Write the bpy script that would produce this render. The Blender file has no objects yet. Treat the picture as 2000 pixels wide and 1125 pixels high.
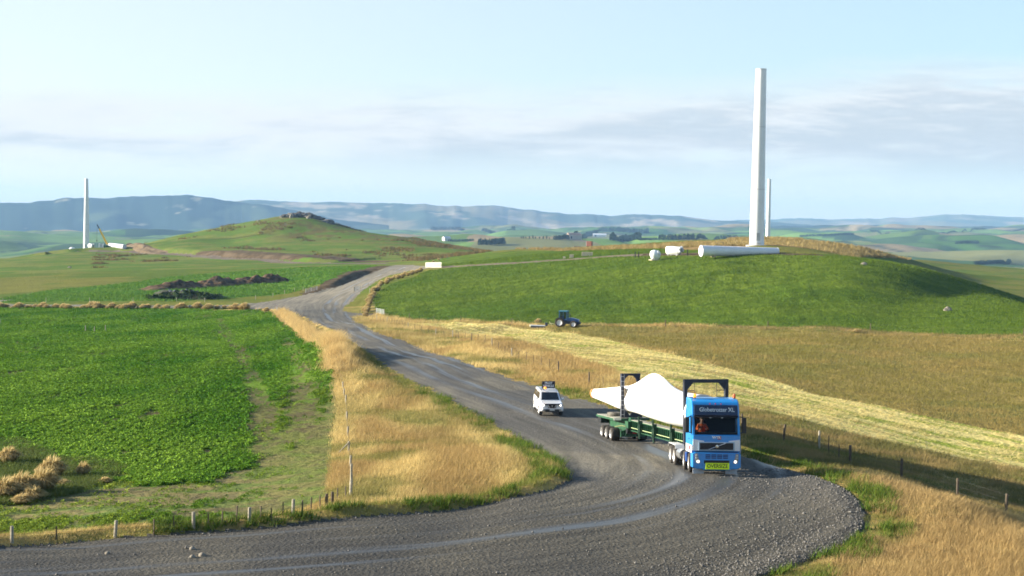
import bpy, math, random
import numpy as np
from mathutils import Matrix, Vector

random.seed(7)
R = math.radians
S = bpy.context.scene
COL = S.collection

# ------------------------------------------------------------------ camera
CAMH, FPX, HOR = 13.0, 2777.8, 430.0          # eye height, focal length in photo pixels, horizon row
PITCH = math.atan((562.5 - HOR) / FPX); ROLL = R(1.0)
cam_d = bpy.data.cameras.new('camera'); cam = bpy.data.objects.new('camera', cam_d); COL.objects.link(cam)
cam_d.sensor_width = 36.0; cam_d.lens = 50.0; cam_d.clip_start = 0.5; cam_d.clip_end = 60000.0
cam.matrix_world = Matrix.Translation((0, 0, CAMH)) @ Matrix.Rotation(math.pi / 2 - PITCH, 4, 'X') @ Matrix.Rotation(ROLL, 4, 'Z')
S.camera = cam

# ------------------------------------------------------------------ light
SUN_EL, SUN_AZ = 15.5, -3.0                    # low sun straight from the left
sd = Vector((-math.cos(R(SUN_EL)) * math.cos(R(SUN_AZ)), -math.cos(R(SUN_EL)) * math.sin(R(SUN_AZ)), math.sin(R(SUN_EL))))
sun_d = bpy.data.lights.new('sun', 'SUN'); sun = bpy.data.objects.new('sun', sun_d); COL.objects.link(sun)
sun_d.energy = 5.0; sun_d.angle = R(0.5); sun_d.color = (1.0, 0.91, 0.75)
sun.rotation_euler = sd.to_track_quat('Z', 'Y').to_euler()
sun.location = sd * 200

w = bpy.data.worlds.new('World'); S.world = w; w.use_nodes = True
nt = w.node_tree; nt.nodes.clear()
def N(t, tree=None, **kw):
    n = (tree or nt).nodes.new(t)
    for k, v in kw.items(): setattr(n, k, v)
    return n
out = N('ShaderNodeOutputWorld'); bg = N('ShaderNodeBackground'); bg.inputs['Strength'].default_value = 0.08
sky = N('ShaderNodeTexSky', sky_type='NISHITA', sun_disc=False, sun_elevation=R(SUN_EL), sun_rotation=R(-90 - SUN_AZ))
sky.air_density = 1.0; sky.dust_density = 0.4; sky.ozone_density = 2.0; sky.altitude = 400
L = nt.links.new
# clouds live in the sky: thin stratocumulus banks, laid out by direction on a plane overhead
tc = N('ShaderNodeTexCoord'); sep = N('ShaderNodeSeparateXYZ'); L(tc.outputs['Generated'], sep.inputs[0])
def M(op, a, b=None, c=None, clamp=False, tree=None):
    n = N('ShaderNodeMath', tree, operation=op, use_clamp=clamp); t = (tree or nt).links
    for i, x in enumerate((a, b, c)):
        if x is None: continue
        if isinstance(x, (int, float)): n.inputs[i].default_value = x
        else: t.new(x, n.inputs[i])
    return n.outputs[0]
def SM(x, lo, hi, tree=None):
    n = N('ShaderNodeMapRange', tree, interpolation_type='SMOOTHSTEP'); t = (tree or nt).links
    n.inputs[1].default_value = lo; n.inputs[2].default_value = hi; n.inputs[3].default_value = 0; n.inputs[4].default_value = 1
    t.new(x, n.inputs[0]); return n.outputs[0]
def MIXC(f, a, b, tree=None, blend='MIX'):
    n = N('ShaderNodeMix', tree, data_type='RGBA', blend_type=blend); t = (tree or nt).links
    for i, x in ((0, f), (6, a), (7, b)):
        if isinstance(x, (int, float)): n.inputs[i].default_value = x
        elif isinstance(x, tuple): n.inputs[i].default_value = (*x[:3], 1)
        else: t.new(x, n.inputs[i])
    return n.outputs[2]
az = M('DIVIDE', sep.outputs[0], M('MAXIMUM', sep.outputs[1], 0.05))      # tan of azimuth
el = M('DIVIDE', sep.outputs[2], M('MAXIMUM', sep.outputs[1], 0.05))      # tan of elevation
def cloud_noise(sx, sz, seed, detail=6, rough=0.55, dist=0.0):
    cmb = N('ShaderNodeCombineXYZ'); L(M('MULTIPLY', az, sx), cmb.inputs[0]); L(M('MULTIPLY', el, sz), cmb.inputs[1]); cmb.inputs[2].default_value = seed
    n = N('ShaderNodeTexNoise'); n.inputs['Scale'].default_value = 1; n.inputs['Detail'].default_value = detail
    n.inputs['Roughness'].default_value = rough; n.inputs['Distortion'].default_value = dist
    L(cmb.outputs[0], n.inputs['Vector']); return n.outputs[0]
n1 = cloud_noise(6.5, 34, 3.1, 8, 0.60, 0.35); n2 = cloud_noise(13, 95, 9.2, 7, 0.62, .2); n3 = cloud_noise(2.2, 7.0, 5.5, 3)
# the band: between about 2 and 6 degrees up, its top edge rising to the right
top = M('ADD', M('ADD', 0.090, M('MULTIPLY', M('MAXIMUM', az, 0.0), 0.085)), M('MULTIPLY', M('SUBTRACT', n3, 0.5), 0.07))
band = M('MULTIPLY', SM(M('SUBTRACT', top, el), -0.008, 0.022), SM(el, 0.022, 0.055))
mass = M('MULTIPLY', SM(n1, 0.22, 0.46), band, clamp=True)
puff = M('MULTIPLY', SM(n1, 0.66, 0.78), SM(el, 0.10, 0.13), clamp=True)
wisps = M('MULTIPLY', M('MULTIPLY', SM(n2, 0.52, 0.72), band), 0.6)
shade = M('MULTIPLY', SM(M('ADD', M('SUBTRACT', top, el), M('MULTIPLY', M('SUBTRACT', n2, 0.5), 0.16)), -0.005, 0.04), SM(M('ADD', n1, M('MULTIPLY', az, .30)), .36, .60))
cloud_col = MIXC(shade, (4.0, 4.05, 4.1), (2.72, 2.98, 3.24))
veil = MIXC(SM(az, -.45, .45), (4.3, 4.4, 4.35), (2.75, 3.7, 4.15))      # thin high haze, whiter towards the sun
veil = MIXC(SM(el, .0, .05), (3.6, 3.95, 4.0), veil)
skyc = MIXC(M('MULTIPLY', M('SUBTRACT', 1.0, SM(sep.outputs[2], .17, .42)), .62), sky.outputs[0], veil)
skyc = MIXC(M('MULTIPLY', mass, 0.88), skyc, cloud_col)
skyc = MIXC(M('MULTIPLY', puff, 0.6), skyc, (3.5, 3.55, 3.8))
skyc = MIXC(wisps, skyc, (3.5, 3.85, 4.1))
L(skyc, bg.inputs[0]); L(bg.outputs[0], out.inputs[0])

S.view_settings.view_transform = 'Standard'; S.view_settings.look = 'None'
S.view_settings.gamma = 1.0; S.view_settings.use_curve_mapping = False
S.view_settings.exposure = 1.55
S.cycles.max_bounces = 6; S.cycles.volume_bounces = 0; S.cycles.diffuse_bounces = 3
S.cycles.transparent_max_bounces = 8; S.cycles.caustics_reflective = False; S.cycles.caustics_refractive = False
S.cycles.filter_width = 1.7

# ------------------------------------------------------------------ numpy noise
def _h(ix, iy, seed):
    n = (ix.astype(np.int64) * 374761393 + iy.astype(np.int64) * 668265263 + seed * 974711) & 0xFFFFFFFF
    n = ((n ^ (n >> 13)) * 1274126177) & 0xFFFFFFFF
    n = (n ^ (n >> 16)) & 0xFFFFFFFF
    return n / 4294967295.0
def vn(x, y, seed=0):
    ix = np.floor(x); iy = np.floor(y); fx = x - ix; fy = y - iy
    fx = fx * fx * (3 - 2 * fx); fy = fy * fy * (3 - 2 * fy)
    a = _h(ix, iy, seed); b = _h(ix + 1, iy, seed); c = _h(ix, iy + 1, seed); d = _h(ix + 1, iy + 1, seed)
    return (a + (b - a) * fx) * (1 - fy) + (c + (d - c) * fx) * fy
def fbm(x, y, seed=0, oct=4, gain=0.5):
    s = 0; a = 1; t = 0
    for o in range(oct):
        s = s + a * vn(x * 2 ** o, y * 2 ** o, seed + o * 17); t += a; a *= gain
    return s / t
def sst(x, a, b):
    t = np.clip((x - a) / (b - a), 0, 1); return t * t * (3 - 2 * t)

# ------------------------------------------------------------------ terrain
def ray(u, v, roll=None):
    roll = ROLL if roll is None else roll
    cx = (u - 1000.0) / FPX; cy = -(v - 562.5) / FPX
    cx, cy = cx * math.cos(roll) - cy * math.sin(roll), cx * math.sin(roll) + cy * math.cos(roll)
    c, s = math.cos(PITCH), math.sin(PITCH)
    return np.array([cx, c + s * cy, -s + c * cy])
def P(u, v, D):
    r = ray(u, v); return np.array([0, 0, CAMH]) + r * (D / r[1])
# surveyed points: (photo column, distance, photo row or None, height)
CTL = []
def cv(*rows):
    for u, D, v in rows: CTL.append(tuple(P(u, v, D)))
def cz(*rows):
    for u, D, z in rows:
        CTL.append(tuple(P(u, 562.5 + FPX * math.tan(math.atan((CAMH - z) / D) - PITCH), D)))
# near road and its shoulders
cz((-250,44,.3),(200,44,.2),(700,44,.1),(1200,44,.1),(1700,44,.1),(2250,44,.1),
   (0,56.5,.15),(400,57,.1),(800,58,.1),(1200,58,.1),(1600,58,.1),(-250,56,.4),
   (1000,66,.1),(1300,66,.15),(1550,66,.1),
   (1115,71,.0),(1400,71,.05),(1590,71,.0),(1100,76,-.3),(1450,76,-.35),(1540,76,-.4),(1380,81,-.8),
   (1060,84,-1.0),(1350,86,-1.25),(1420,86,-1.3),(1000,91,-1.6),(1200,91,-1.65),(1330,91,-1.65),(960,96,-1.95),(1150,96,-2.0),(1275,96,-2.0),
   (1100,103,-2.15),(1220,103,-2.15),(925,103,-2.1),(890,110,-2.25),(1080,110,-2.25),(1180,110,-2.25),(850,122,-2.4),(1000,125,-2.4),(1100,125,-2.45),
   (800,140,-2.6),(960,140,-2.6),(770,160,-3.0),(890,165,-3.25))
cv((745,185,688),(850,190,688),(690,225,658),(765,225,657),(650,268,634),(706,268,632),(610,320,611),(670,330,611),(600,350,596),(520,350,599))
# left crop field and farm track
cv((0,60,1040),(0,75,953),(0,100,846),(0,150,738),(0,230,660),(0,310,620),(0,372,597),(-250,372,597),(-250,100,846),(-250,230,660),
   (300,60,1030),(300,75,950),(300,100,847),(300,150,738),(300,230,661),(300,310,621),(300,365,599),
   (520,62,1010),(520,80,930),(520,110,818),(520,150,737),(520,230,662),(520,310,616))
# dry verge triangle left of the road
cv((684,67,966),(684,80,912),(680,100,843),(674,130,768),(640,185,690),(590,250,641),(545,320,608),(800,68,965),(850,80,895),(800,100,840),(740,130,765),(960,68,965),(960,80,890),(700,160,716))
# right verge, fence line and fields
cv((1000,176,695),(1090,148,726),(940,192,672),(850,230,656),(760,285,632),(735,322,616),(1180,130,752),(1250,121,776),(1460,97.5,842),(1600,92,880),(1800,80.5,948),(2000,73,1012),(2250,66,1100),
   (2000,112,850),(2250,112,855),(1500,135,762),(1300,172,695),(1100,218,662),(1130,250,639),(1600,225,648),(2000,205,660),(2250,200,664),(1600,160,720),(2000,150,750),(2250,150,752),(800,290,629),(1000,262,636))
# grassy mound on the outside of the bend
cz((1700,70,.1),(1850,64,.2),(2000,57,.15),(1750,60,.1),(1900,56,.1),(2000,50,.1),(2250,48,.2),(1850,72,-1.3),(2000,66,-1.5),(1720,77,-.9),(2150,58,-1.3),(1620,81,-.95),(1530,88,-1.25))
# green hill on the right
cv((1000,325,585),(1000,365,547),(1000,408,522),(1000,430,511),(1240,368,507),(1240,387,497),(1420,350,499),(1420,366,492),(1478,372,480.5),(1500,345,501),(1600,338,503.5),(1700,331,511),(1800,336,526),(1900,348,551),(2000,362,581),(1640,304,537),(1720,302,546),(1850,312,573),(2000,326,594),(1900,300,585),(2000,300,600),(1600,285,573),(1850,285,592),
   (1500,235,645),(1500,270,600),(1500,308,550),(1500,335,515),(1240,255,634),(1240,300,585),(1240,335,540),(2000,235,636),(2000,270,610),(1750,240,640),(1750,275,597),(760,345,591),(755,385,560),(830,430,532),(850,470,520),(900,480,513),
   (2150,340,640),(2250,300,650),(2250,240,640))
cz((1800,385,-2.0),(1900,395,-6.5),(2000,405,-10.5),(2150,400,-13),(1700,375,2.0),(2000,450,-12.5),(1850,440,-8),(1700,425,-.8))
# behind the hill crest
cv((900,570,500),(1100,530,489),(1000,640,487.5),(1250,480,484),(1300,520,474),(1400,525,470),(1500,540,466),(1600,550,472),(1660,555,479),(1740,560,499),(1500,440,481),(1620,420,494),(1350,400,490))
cz((1300,720,-3),(1000,900,-12),(1500,740,-7),(1740,700,-15),(1100,750,-5),(1600,740,-11))
cv((1760,620,506),(1790,820,510),(2000,950,526),(1900,560,546),(2000,520,562),(2250,560,560),(2250,900,530),(1880,850,516))
# upper road, left bank and paddocks
cv((620,385,580),(650,410,566),(700,450,546),(740,495,530),(775,540,519),(800,545,519),(780,450,536),(600,460,546),(560,420,568),(640,480,534),
   (300,440,561),(0,430,574),(150,430,570),(200,540,534),(400,480,548),(400,600,520),(500,450,553),(0,560,535),(0,700,513),(0,800,505),(100,860,497),(165,896,490.5),(250,890,488),(-250,700,520),(-250,820,512),
   (600,580,520),(500,690,509),(400,760,502),(320,830,495),(740,640,512),(840,640,507))
# rock hill
cv((280,930,478),(350,950,460),(450,960,440),(555,960,424),(610,960,424),(650,950,437),(700,940,450),(800,900,465),(880,850,480),(945,800,491),
   (600,900,452),(600,800,482),(450,880,472),(750,780,483),(850,720,494),(500,780,492),(700,690,503),(350,860,484))
cz((600,1120,-2),(450,1120,-8),(800,1060,-15),(945,1000,-21),(300,1100,-18),(165,1050,-28),(0,1000,-26),(-250,1000,-30),(250,1020,-14),(100,950,-13))
# far valley
cv((100,2300,498),(100,4600,452),(0,4000,450),(-250,4000,452),(0,2900,478),(200,4800,455),(900,2100,483),(900,3000,472),(900,4600,456),(700,4600,457),(700,2600,478),(1100,3000,471),(1100,5000,450),(1350,5000,452),(1350,3000,468),
   (2000,1900,534),(2250,1900,534),(1800,2600,502),(1700,3700,472),(1900,5000,456),(2000,6000,444),(1500,6000,447),(1000,6500,446),(500,6500,450),(0,6500,452),(-250,6500,452),(2250,6000,444),(1500,3700,468),(2000,3200,486),(400,3300,478))
CTL = np.array(CTL)
def feat(x, y):
    return np.stack([np.clip(x / y * FPX, -1320, 1320) / 400.0, np.log(y) * 2.6], -1)
_A = feat(CTL[:, 0], CTL[:, 1]); _b = CTL[:, 2] / (CTL[:, 1] + 80)
def _k(r2): return np.where(r2 > 1e-12, 0.5 * r2 * np.log(np.maximum(r2, 1e-12)), 0)
def _fit(lam=2e-3):
    n = len(_A); d2 = ((_A[:, None] - _A[None]) ** 2).sum(-1)
    K = _k(d2) + lam * np.eye(n); Pm = np.c_[np.ones(n), _A]
    A = np.zeros((n + 3, n + 3)); A[:n, :n] = K; A[:n, n:] = Pm; A[n:, :n] = Pm.T
    return np.linalg.solve(A, np.r_[_b, 0, 0, 0])
_W = _fit()
def Hbase(x, y):
    sh = np.shape(x); x = np.ravel(np.asarray(x, float)); y = np.maximum(np.ravel(np.asarray(y, float)), 1.0)
    res = np.empty(len(x))
    for i in range(0, len(x), 40000):
        X = x[i:i + 40000]; Y = np.clip(y[i:i + 40000], 44.0, 6500.0)
        F = feat(X * Y / y[i:i + 40000], Y)
        d2 = (F[:, :1] - _A[None, :, 0]) ** 2 + (F[:, 1:] - _A[None, :, 1]) ** 2
        res[i:i + 40000] = (_k(d2) @ _W[:len(_A)] + _W[-3] + F @ _W[-2:]) * (Y + 80)
    res += np.clip((44 - y) / 44, 0, 1) * 10.8                       # the bank the viewer stands on
    return res.reshape(sh)
def seg_dist(x, y, pl):
    """distance to a polyline, running length along it, signed side (+ = left of travel)"""
    x = np.asarray(x, float); y = np.asarray(y, float)
    best = np.full(x.shape, 1e9); run = np.zeros(x.shape); side = np.zeros(x.shape); acc = 0
    for (ax, ay), (bx, by) in zip(pl[:-1], pl[1:]):
        dx, dy = bx - ax, by - ay; l2 = dx * dx + dy * dy; l = math.sqrt(l2)
        t = np.clip(((x - ax) * dx + (y - ay) * dy) / l2, 0, 1)
        d = np.hypot(x - ax - t * dx, y - ay - t * dy); m = d < best
        best = np.where(m, d, best); run = np.where(m, acc + t * l, run); side = np.where(m, np.sign(dx * (y - ay) - dy * (x - ax)), side)
        acc += l
    return best, run, side
def hit(u, v, H=None, near=40.0, far=6400.0):
    """where the sight line through a photo pixel first meets the ground"""
    H = H or Hz; r = ray(u, v)
    y = np.geomspace(near, far, 1600); k = y / r[1]
    z = CAMH + r[2] * k; g = H(r[0] * k, y)
    b = np.nonzero(z < g)[0]
    if len(b) == 0 or b[0] == 0:
        i = int(np.argmin(np.abs(z - g)))
        return np.array([r[0] * k[i], y[i], g[i]])
    lo, hi = y[b[0] - 1], y[b[0]]
    yy = np.linspace(lo, hi, 40); k = yy / r[1]; z = CAMH + r[2] * k; g = H(r[0] * k, yy)
    i = int(np.argmin(np.abs(z - g)))
    return np.array([r[0] * k[i], yy[i], g[i]])
def plan(pts, H=Hbase, near=40.0): return [tuple(hit(u, v, H, near)[:2]) for u, v in pts]
def inpoly(x, y, poly):
    c = np.zeros(np.shape(x), bool); n = len(poly)
    for i in range(n):
        (x1, y1), (x2, y2) = poly[i], poly[i - 1]
        if y1 == y2: continue
        c ^= ((y1 > y) != (y2 > y)) & (x < (x2 - x1) * (y - y1) / (y2 - y1) + x1)
    return c
def smooth(pl, n=2):
    pl = [tuple(p) for p in pl]
    for _ in range(n):
        q = [pl[0]]
        for a, b in zip(pl[:-1], pl[1:]):
            q += [(a[0] * .75 + b[0] * .25, a[1] * .75 + b[1] * .25), (a[0] * .25 + b[0] * .75, a[1] * .25 + b[1] * .75)]
        pl = q + [pl[-1]]
    return pl
# road edges
ROAD_L = plan([(0,1068),(200,1052),(400,1040),(600,1022),(800,1003),(950,985),(1060,962),(1105,945),(1116,930),(1105,912),(1085,898),(1045,872),(1000,848),(940,812),(880,780),(800,741),(765,722),(745,706),(720,688),(690,668),(650,647),(610,625),(578,611),(550,605),(505,602)])
TRK_L = plan([(505,602),(440,601),(360,600.5),(180,599.5),(0,598),(-150,597)])
TRK_U = plan([(-150,592.5),(0,594),(180,595.5),(360,596.5),(440,596),(500,592)])
ROAD_U = plan([(500,592),(560,583),(600,574),(660,561),(690,548),(730,532),(755,523),(775,518.5)])
ROAD_C = plan([(800,518),(835,521),(835,524.5),(800,529),(760,538),(735,549),(712,565),(700,575),(690,586),(674,598),(670,606),(690,611),(735,612),(735,615),(695,618),(690,622)])
ROAD_R = plan([(700,631),(720,643),(760,657),(810,674),(860,692),(920,713),(970,729),(1030,749),(1080,765),(1130,780),(1190,796),(1250,815),(1320,842),(1390,870),(1465,897),(1500,907),(1550,921),(1610,937),(1650,958),(1680,985),(1692,1010),(1685,1035),(1660,1060),(1620,1080),(1560,1103),(1500,1124)])
ROAD = [(-60, 57.5)] + smooth(ROAD_L, 1) + TRK_L + [(-140,350)] + [(-140,400)] + TRK_U + ROAD_U + ROAD_C + smooth(ROAD_R, 1) + [(7.5,47), (4,42), (-8,38), (-30,38), (-60,38)]
TRACK_R = plan([(836,523),(880,521.5),(940,517.5),(1000,514),(1080,508.5),(1160,503),(1240,498.8)]) 
RC = smooth(plan([(0,1105),(300,1085),(600,1068),(900,1045),(1150,1010),(1300,975),(1370,945),(1385,915),(1340,885),(1250,850),(1150,818),(1050,785),(950,752),(870,722),(800,695),(740,668),(690,645),(655,625),(640,606),(650,585),(700,560),(745,538),(785,523)]), 2)
BANKL = plan([(592,578),(625,571),(665,560.5),(692,547.5),(732,531.5),(757,522)])
TL = plan([(745,514),(700,513.5),(640,513.8),(580,513),(500,508.5),(430,504),(360,499),(300,495.5),(255,491.5),(215,491.5),(165,492)])
def Hz(x, y):
    x = np.asarray(x, float); y = np.asarray(y, float)
    h = Hbase(x, y)
    # cut bank along the left of the upper road (faces right, away from the sun)
    d, run, side = seg_dist(x, y, BANKL); tot = 210
    h = h + np.where(side > 0, sst(d, 0.3, 4.0) * (1 - sst(d, 7, 26)), 0) * 1.3 * sst(run, 3, 40) * (1 - .85 * sst(run, 70, 120)) * (d < 30)
    # grassy shoulder bank left of the road
    d, run, side = seg_dist(x, y, ROAD_L)
    px = x / y * FPX + 1000
    bank = np.exp(-(((y - 172) / 26) ** 2)) * np.where(side > 0, sst(d, .5, 4) * (1 - sst(d, 5, 13)), 0) * 2.0
    ditch = np.where(side > 0, np.exp(-((d - 1.6) / 1.1) ** 2), 0) * np.clip((y - 190) / 40, 0, 1) * 0.9
    lip = np.where(side > 0, np.exp(-((d - .9) / .7) ** 2), 0) * 0.28 * (y < 75)
    h = h + bank * (d < 20) - ditch * (d < 6) + lip * (d < 4)
    # windrow where the grader stopped, right side shoulder
    d2, r2, s2 = seg_dist(x, y, ROAD_R)
    h = h + np.where(s2 < 0, np.exp(-((d2 - .6) / .8) ** 2), 0) * .12 * (y < 90)
    dt, rt_, st_ = seg_dist(x, y, TL); h = h + np.where(st_ < 0, sst(dt, 3, 10) * (1 - sst(dt, 14, 60)), 0) * 2.0 * sst(rt_, 10, 60) * (1 - sst(rt_, 420, 520)) * (dt < 60)
    # rough ground
    amp = np.clip((y - 100) / 300, 0, 1)
    road_m = np.clip(d / 3 - .3, 0, 1)
    h = h + (fbm(x / 9, y / 9, 3, 3) - .5) * .35 * road_m * np.clip((y - 50) / 30, 0, 1)
    h = h + (fbm(x / 38, y / 38, 5, 3) - .5) * 1.6 * amp * np.clip((y - 380) / 300, 0, 1)
    hillm = np.clip((px - 720) / 60, 0, 1) * np.clip((y - 215) / 40, 0, 1) * np.clip((352 - y) / 25, 0, 1) * np.clip(d / 12 - .8, 0, 1) * (1 - .8 * sst(px, 1560, 1680))
    h = h + hillm * ((fbm(x / 16, y / 30, 7, 3) - .5) * 1.7 + (fbm(x / 3.5, y / 7, 8, 2) - .5) * .6)
    far = np.clip((y - 1300) / 900, 0, 1)
    gx, gy = x / 520, y / 900
    h = h + far * ((fbm(gx, gy, 11, 4) - .5) * 44 + (np.abs(fbm(gx * 1.7 + 9, gy * 1.7, 21, 3) - .5)) * 66 - 13) * np.clip(y / 3000, .45, 1.2)
    return h

# ------------------------------------------------------------------ materials
MATS = {}
def new_mat(name):
    m = bpy.data.materials.new(name); m.use_nodes = True; t = m.node_tree; t.nodes.clear()
    o = N('ShaderNodeOutputMaterial', t); b = N('ShaderNodeBsdfPrincipled', t); t.links.new(b.outputs[0], o.inputs[0])
    return m, t, b
def noise(t, scale, vec=None, detail=4, rough=.55, dist=0.0):
    n = N('ShaderNodeTexNoise', t); n.inputs['Scale'].default_value = scale; n.inputs['Detail'].default_value = detail
    n.inputs['Roughness'].default_value = rough; n.inputs['Distortion'].default_value = dist
    if vec is not None: t.links.new(vec, n.inputs['Vector'])
    return n.outputs[0]
def mapping(t, vec, sx, sy, sz, rz=0):
    n = N('ShaderNodeMapping', t); n.inputs['Scale'].default_value = (sx, sy, sz); n.inputs['Rotation'].default_value = (0, 0, rz)
    t.links.new(vec, n.inputs['Vector']); return n.outputs[0]
def bump(t, h, strength, dist, b):
    n = N('ShaderNodeBump', t); n.inputs['Strength'].default_value = strength; n.inputs['Distance'].default_value = dist
    t.links.new(h, n.inputs['Height']); t.links.new(n.outputs[0], b.inputs['Normal'])
def plain(name, col, rough=.5, metal=0, var=.12, scale=3.0, coat=0, spec=.5, bumpy=0, emit=None):
    """painted / solid surface: base colour with some dirt and wear of its own"""
    if name in MATS: return MATS[name]
    m, t, b = new_mat(name)
    tc = N('ShaderNodeTexCoord', t).outputs['Object']
    n = noise(t, scale, tc, 5, .6); n2 = noise(t, scale * 7, tc, 3, .6)
    f = M('ADD', M('MULTIPLY', n, .7, tree=t), M('MULTIPLY', n2, .3, tree=t), tree=t)
    f = SM(f, .35, .65, t)
    dark = tuple(c * (1 - var * 1.2) for c in col); light = tuple(min(1, c * (1 + var * .6)) for c in col)
    t.links.new(MIXC(f, dark, light, t), b.inputs['Base Color'])
    t.links.new(M('ADD', M('MULTIPLY', n2, .15, tree=t), rough - .07, tree=t), b.inputs['Roughness'])
    b.inputs['Metallic'].default_value = metal; b.inputs['Coat Weight'].default_value = coat; b.inputs['Specular IOR Level'].default_value = spec
    if bumpy: bump(t, n2, .5, bumpy, b)
    if emit:
        b.inputs['Emission Color'].default_value = (*emit[:3], 1); b.inputs['Emission Strength'].default_value = emit[3]
    MATS[name] = m; return m
def ground_mat(name, fine=((1.2, .35),), bumps=(1.5, .25), stretch=1.0, rough=.95, sheen=0.0, rz=0.0):
    m, t, b = new_mat(name)
    at = N('ShaderNodeVertexColor', t, layer_name='Col').outputs[0]
    ob = mapping(t, N('ShaderNodeTexCoord', t).outputs['Object'], 1, stretch, 1, rz)
    c = at
    for sc, k in fine:
        n = noise(t, sc, ob, 5, .62)
        v = M('ADD', M('MULTIPLY', M('SUBTRACT', n, .5, tree=t), k * 4, tree=t), 1.0, tree=t)
        v = M('MAXIMUM', v, .15, tree=t)
        g = N('ShaderNodeCombineColor', t)
        t.links.new(v, g.inputs[0]); t.links.new(M('POWER', v, .85, tree=t), g.inputs[1]); t.links.new(v, g.inputs[2])
        c = MIXC(1.0, c, g.outputs[0], t, 'MULTIPLY')
    t.links.new(c, b.inputs['Base Color'])
    b.inputs['Roughness'].default_value = rough; b.inputs['Specular IOR Level'].default_value = .04
    if bumps: bump(t, noise(t, bumps[0], ob, 6, .65), 1.0, bumps[1], b)
    return m

# ------------------------------------------------------------------ ground sheet
def tag(o, label=None, cat=None, group=None, kind=None):
    if label: o['label'] = label
    if cat: o['category'] = cat
    if group: o['group'] = group
    if kind: o['kind'] = kind
    return o
def mesh_np(name, V, F, mat, parent=None, cols=None, smooth_=True, attrs=None):
    """mesh object from numpy vertices and quads / triangles"""
    me = bpy.data.meshes.new(name); V = np.asarray(V, np.float32); F = np.asarray(F, np.int32)
    k = F.shape[1]; me.vertices.add(len(V)); me.vertices.foreach_set('co', V.ravel())
    me.loops.add(F.size); me.loops.foreach_set('vertex_index', F.ravel())
    me.polygons.add(len(F)); me.polygons.foreach_set('loop_start', np.arange(0, F.size, k, dtype=np.int32))
    me.polygons.foreach_set('loop_total', np.full(len(F), k, np.int32))
    if smooth_: me.polygons.foreach_set('use_smooth', np.ones(len(F), bool))
    if cols is not None:
        a = me.color_attributes.new('Col', 'FLOAT_COLOR', 'POINT'); c = np.ones((len(V), 4), np.float32); c[:, :3] = cols
        a.data.foreach_set('color', c.ravel())
    for an, av in (attrs or {}).items():
        a = me.color_attributes.new(an, 'FLOAT_COLOR', 'POINT'); c = np.ones((len(V), 4), np.float32); c[:, :3] = av
        a.data.foreach_set('color', c.ravel())
    me.update(calc_edges=True); me.validate()
    if mat: me.materials.append(mat)
    o = bpy.data.objects.new(name, me); COL.objects.link(o)
    if parent: o.parent = parent
    return o

KALE = plan([(-200,600),(0,600),(350,601),(500,606),(535,613),(565,640),(600,668),(632,700),(646,740),(640,785),(605,840),(560,875),(480,918),(400,938),(300,948),(245,938),(185,908),(100,893),(40,880),(-200,872)])
TRAM = plan([(425,622),(470,690),(500,760),(518,850),(525,905)]); TRAM2 = plan([(560,660),(590,740),(600,800),(590,850)])
# field outlines, from the survey
G_TRI = plan([(560,606),(600,640),(628,672),(640,700),(652,740),(660,800),(652,850),(648,920),(640,968),(640,990),(560,1010),(480,1024),(400,1036),(200,1050),(0,1066)]) 
POLY = {}
POLY['crop'] = plan([(-200,602),(0,602),(350,603),(500,607),(535,613),(565,640),(600,668),(632,700),(650,740),(657,800),(650,850),(645,920),(638,968),(600,990),(480,1012),(380,1022),(200,1036),(0,1047),(-200,1056)])
POLY['verge_l'] = [p for p in plan([(535,611),(565,640),(600,668),(632,700),(650,740),(657,800),(650,850),(645,920),(638,968),(600,990),(480,1012),(380,1022),(200,1036),(0,1047),(-200,1056)])] + [(-60,57.5)] + ROAD_L[:26]
POLY['mown'] = plan([(770,628.5),(860,630),(960,633),(1020,640),(1100,650),(1180,662),(1300,690),(1450,727),(1600,771),(1800,812),(2000,852),(2150,885),(2450,950),(2450,1035),(2150,955),(2000,918),(1800,877),(1600,832),(1450,795),(1330,762),(1240,740),(1180,716),(1100,690),(1020,668),(940,655),(860,643),(800,634)])
POLY['hay'] = plan([(960,633),(1040,637),(1130,640),(1400,642),(1600,650),(1800,655),(2000,669),(2200,690),(2600,735),(2600,985),(2450,949),(2150,884),(2000,851),(1800,811),(1600,770),(1450,726),(1300,689),(1180,661),(1100,649),(1020,639)])
_hb = plan([(735,611),(800,622),(900,628),(1000,632),(1130,636),(1300,637),(1500,639),(1700,644),(2000,655),(2250,668)])
_hl = plan([(733,600),(728,582),(745,566),(770,553),(810,540),(835,529)])
_ht = plan([(880,524),(940,519.5),(1000,516),(1080,510.5),(1160,505),(1240,500)])
POLY['hill'] = _hb[::-1] + _hl + _ht + [(55,352),(110,342),(165,345),(200,360),(200,390),(150,400),(100,398),(78,392),(120,300)][:1] + [(90,350),(120,348),(150,352),(165,355),(180,362),(200,370),(200,200)]
POLY['hill2'] = plan([(838,520),(875,503),(940,495.5),(1010,490.5),(1100,490)]) + plan([(1250,487),(1330,489),(1420,489)]) + plan([(1420,492),(1340,495),(1240,497),(1160,501),(1080,506.5),(1000,512),(940,516),(880,520)])
POLY['band'] = plan([(-200,590),(0,583),(90,568),(160,562),(260,552),(330,541),(420,535),(520,528),(600,524),(700,520),(735,520),(715,530),(688,545),(655,557),(600,567),(560,575),(520,577),(440,583),(330,588),(160,588),(0,591),(-200,594)])
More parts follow.
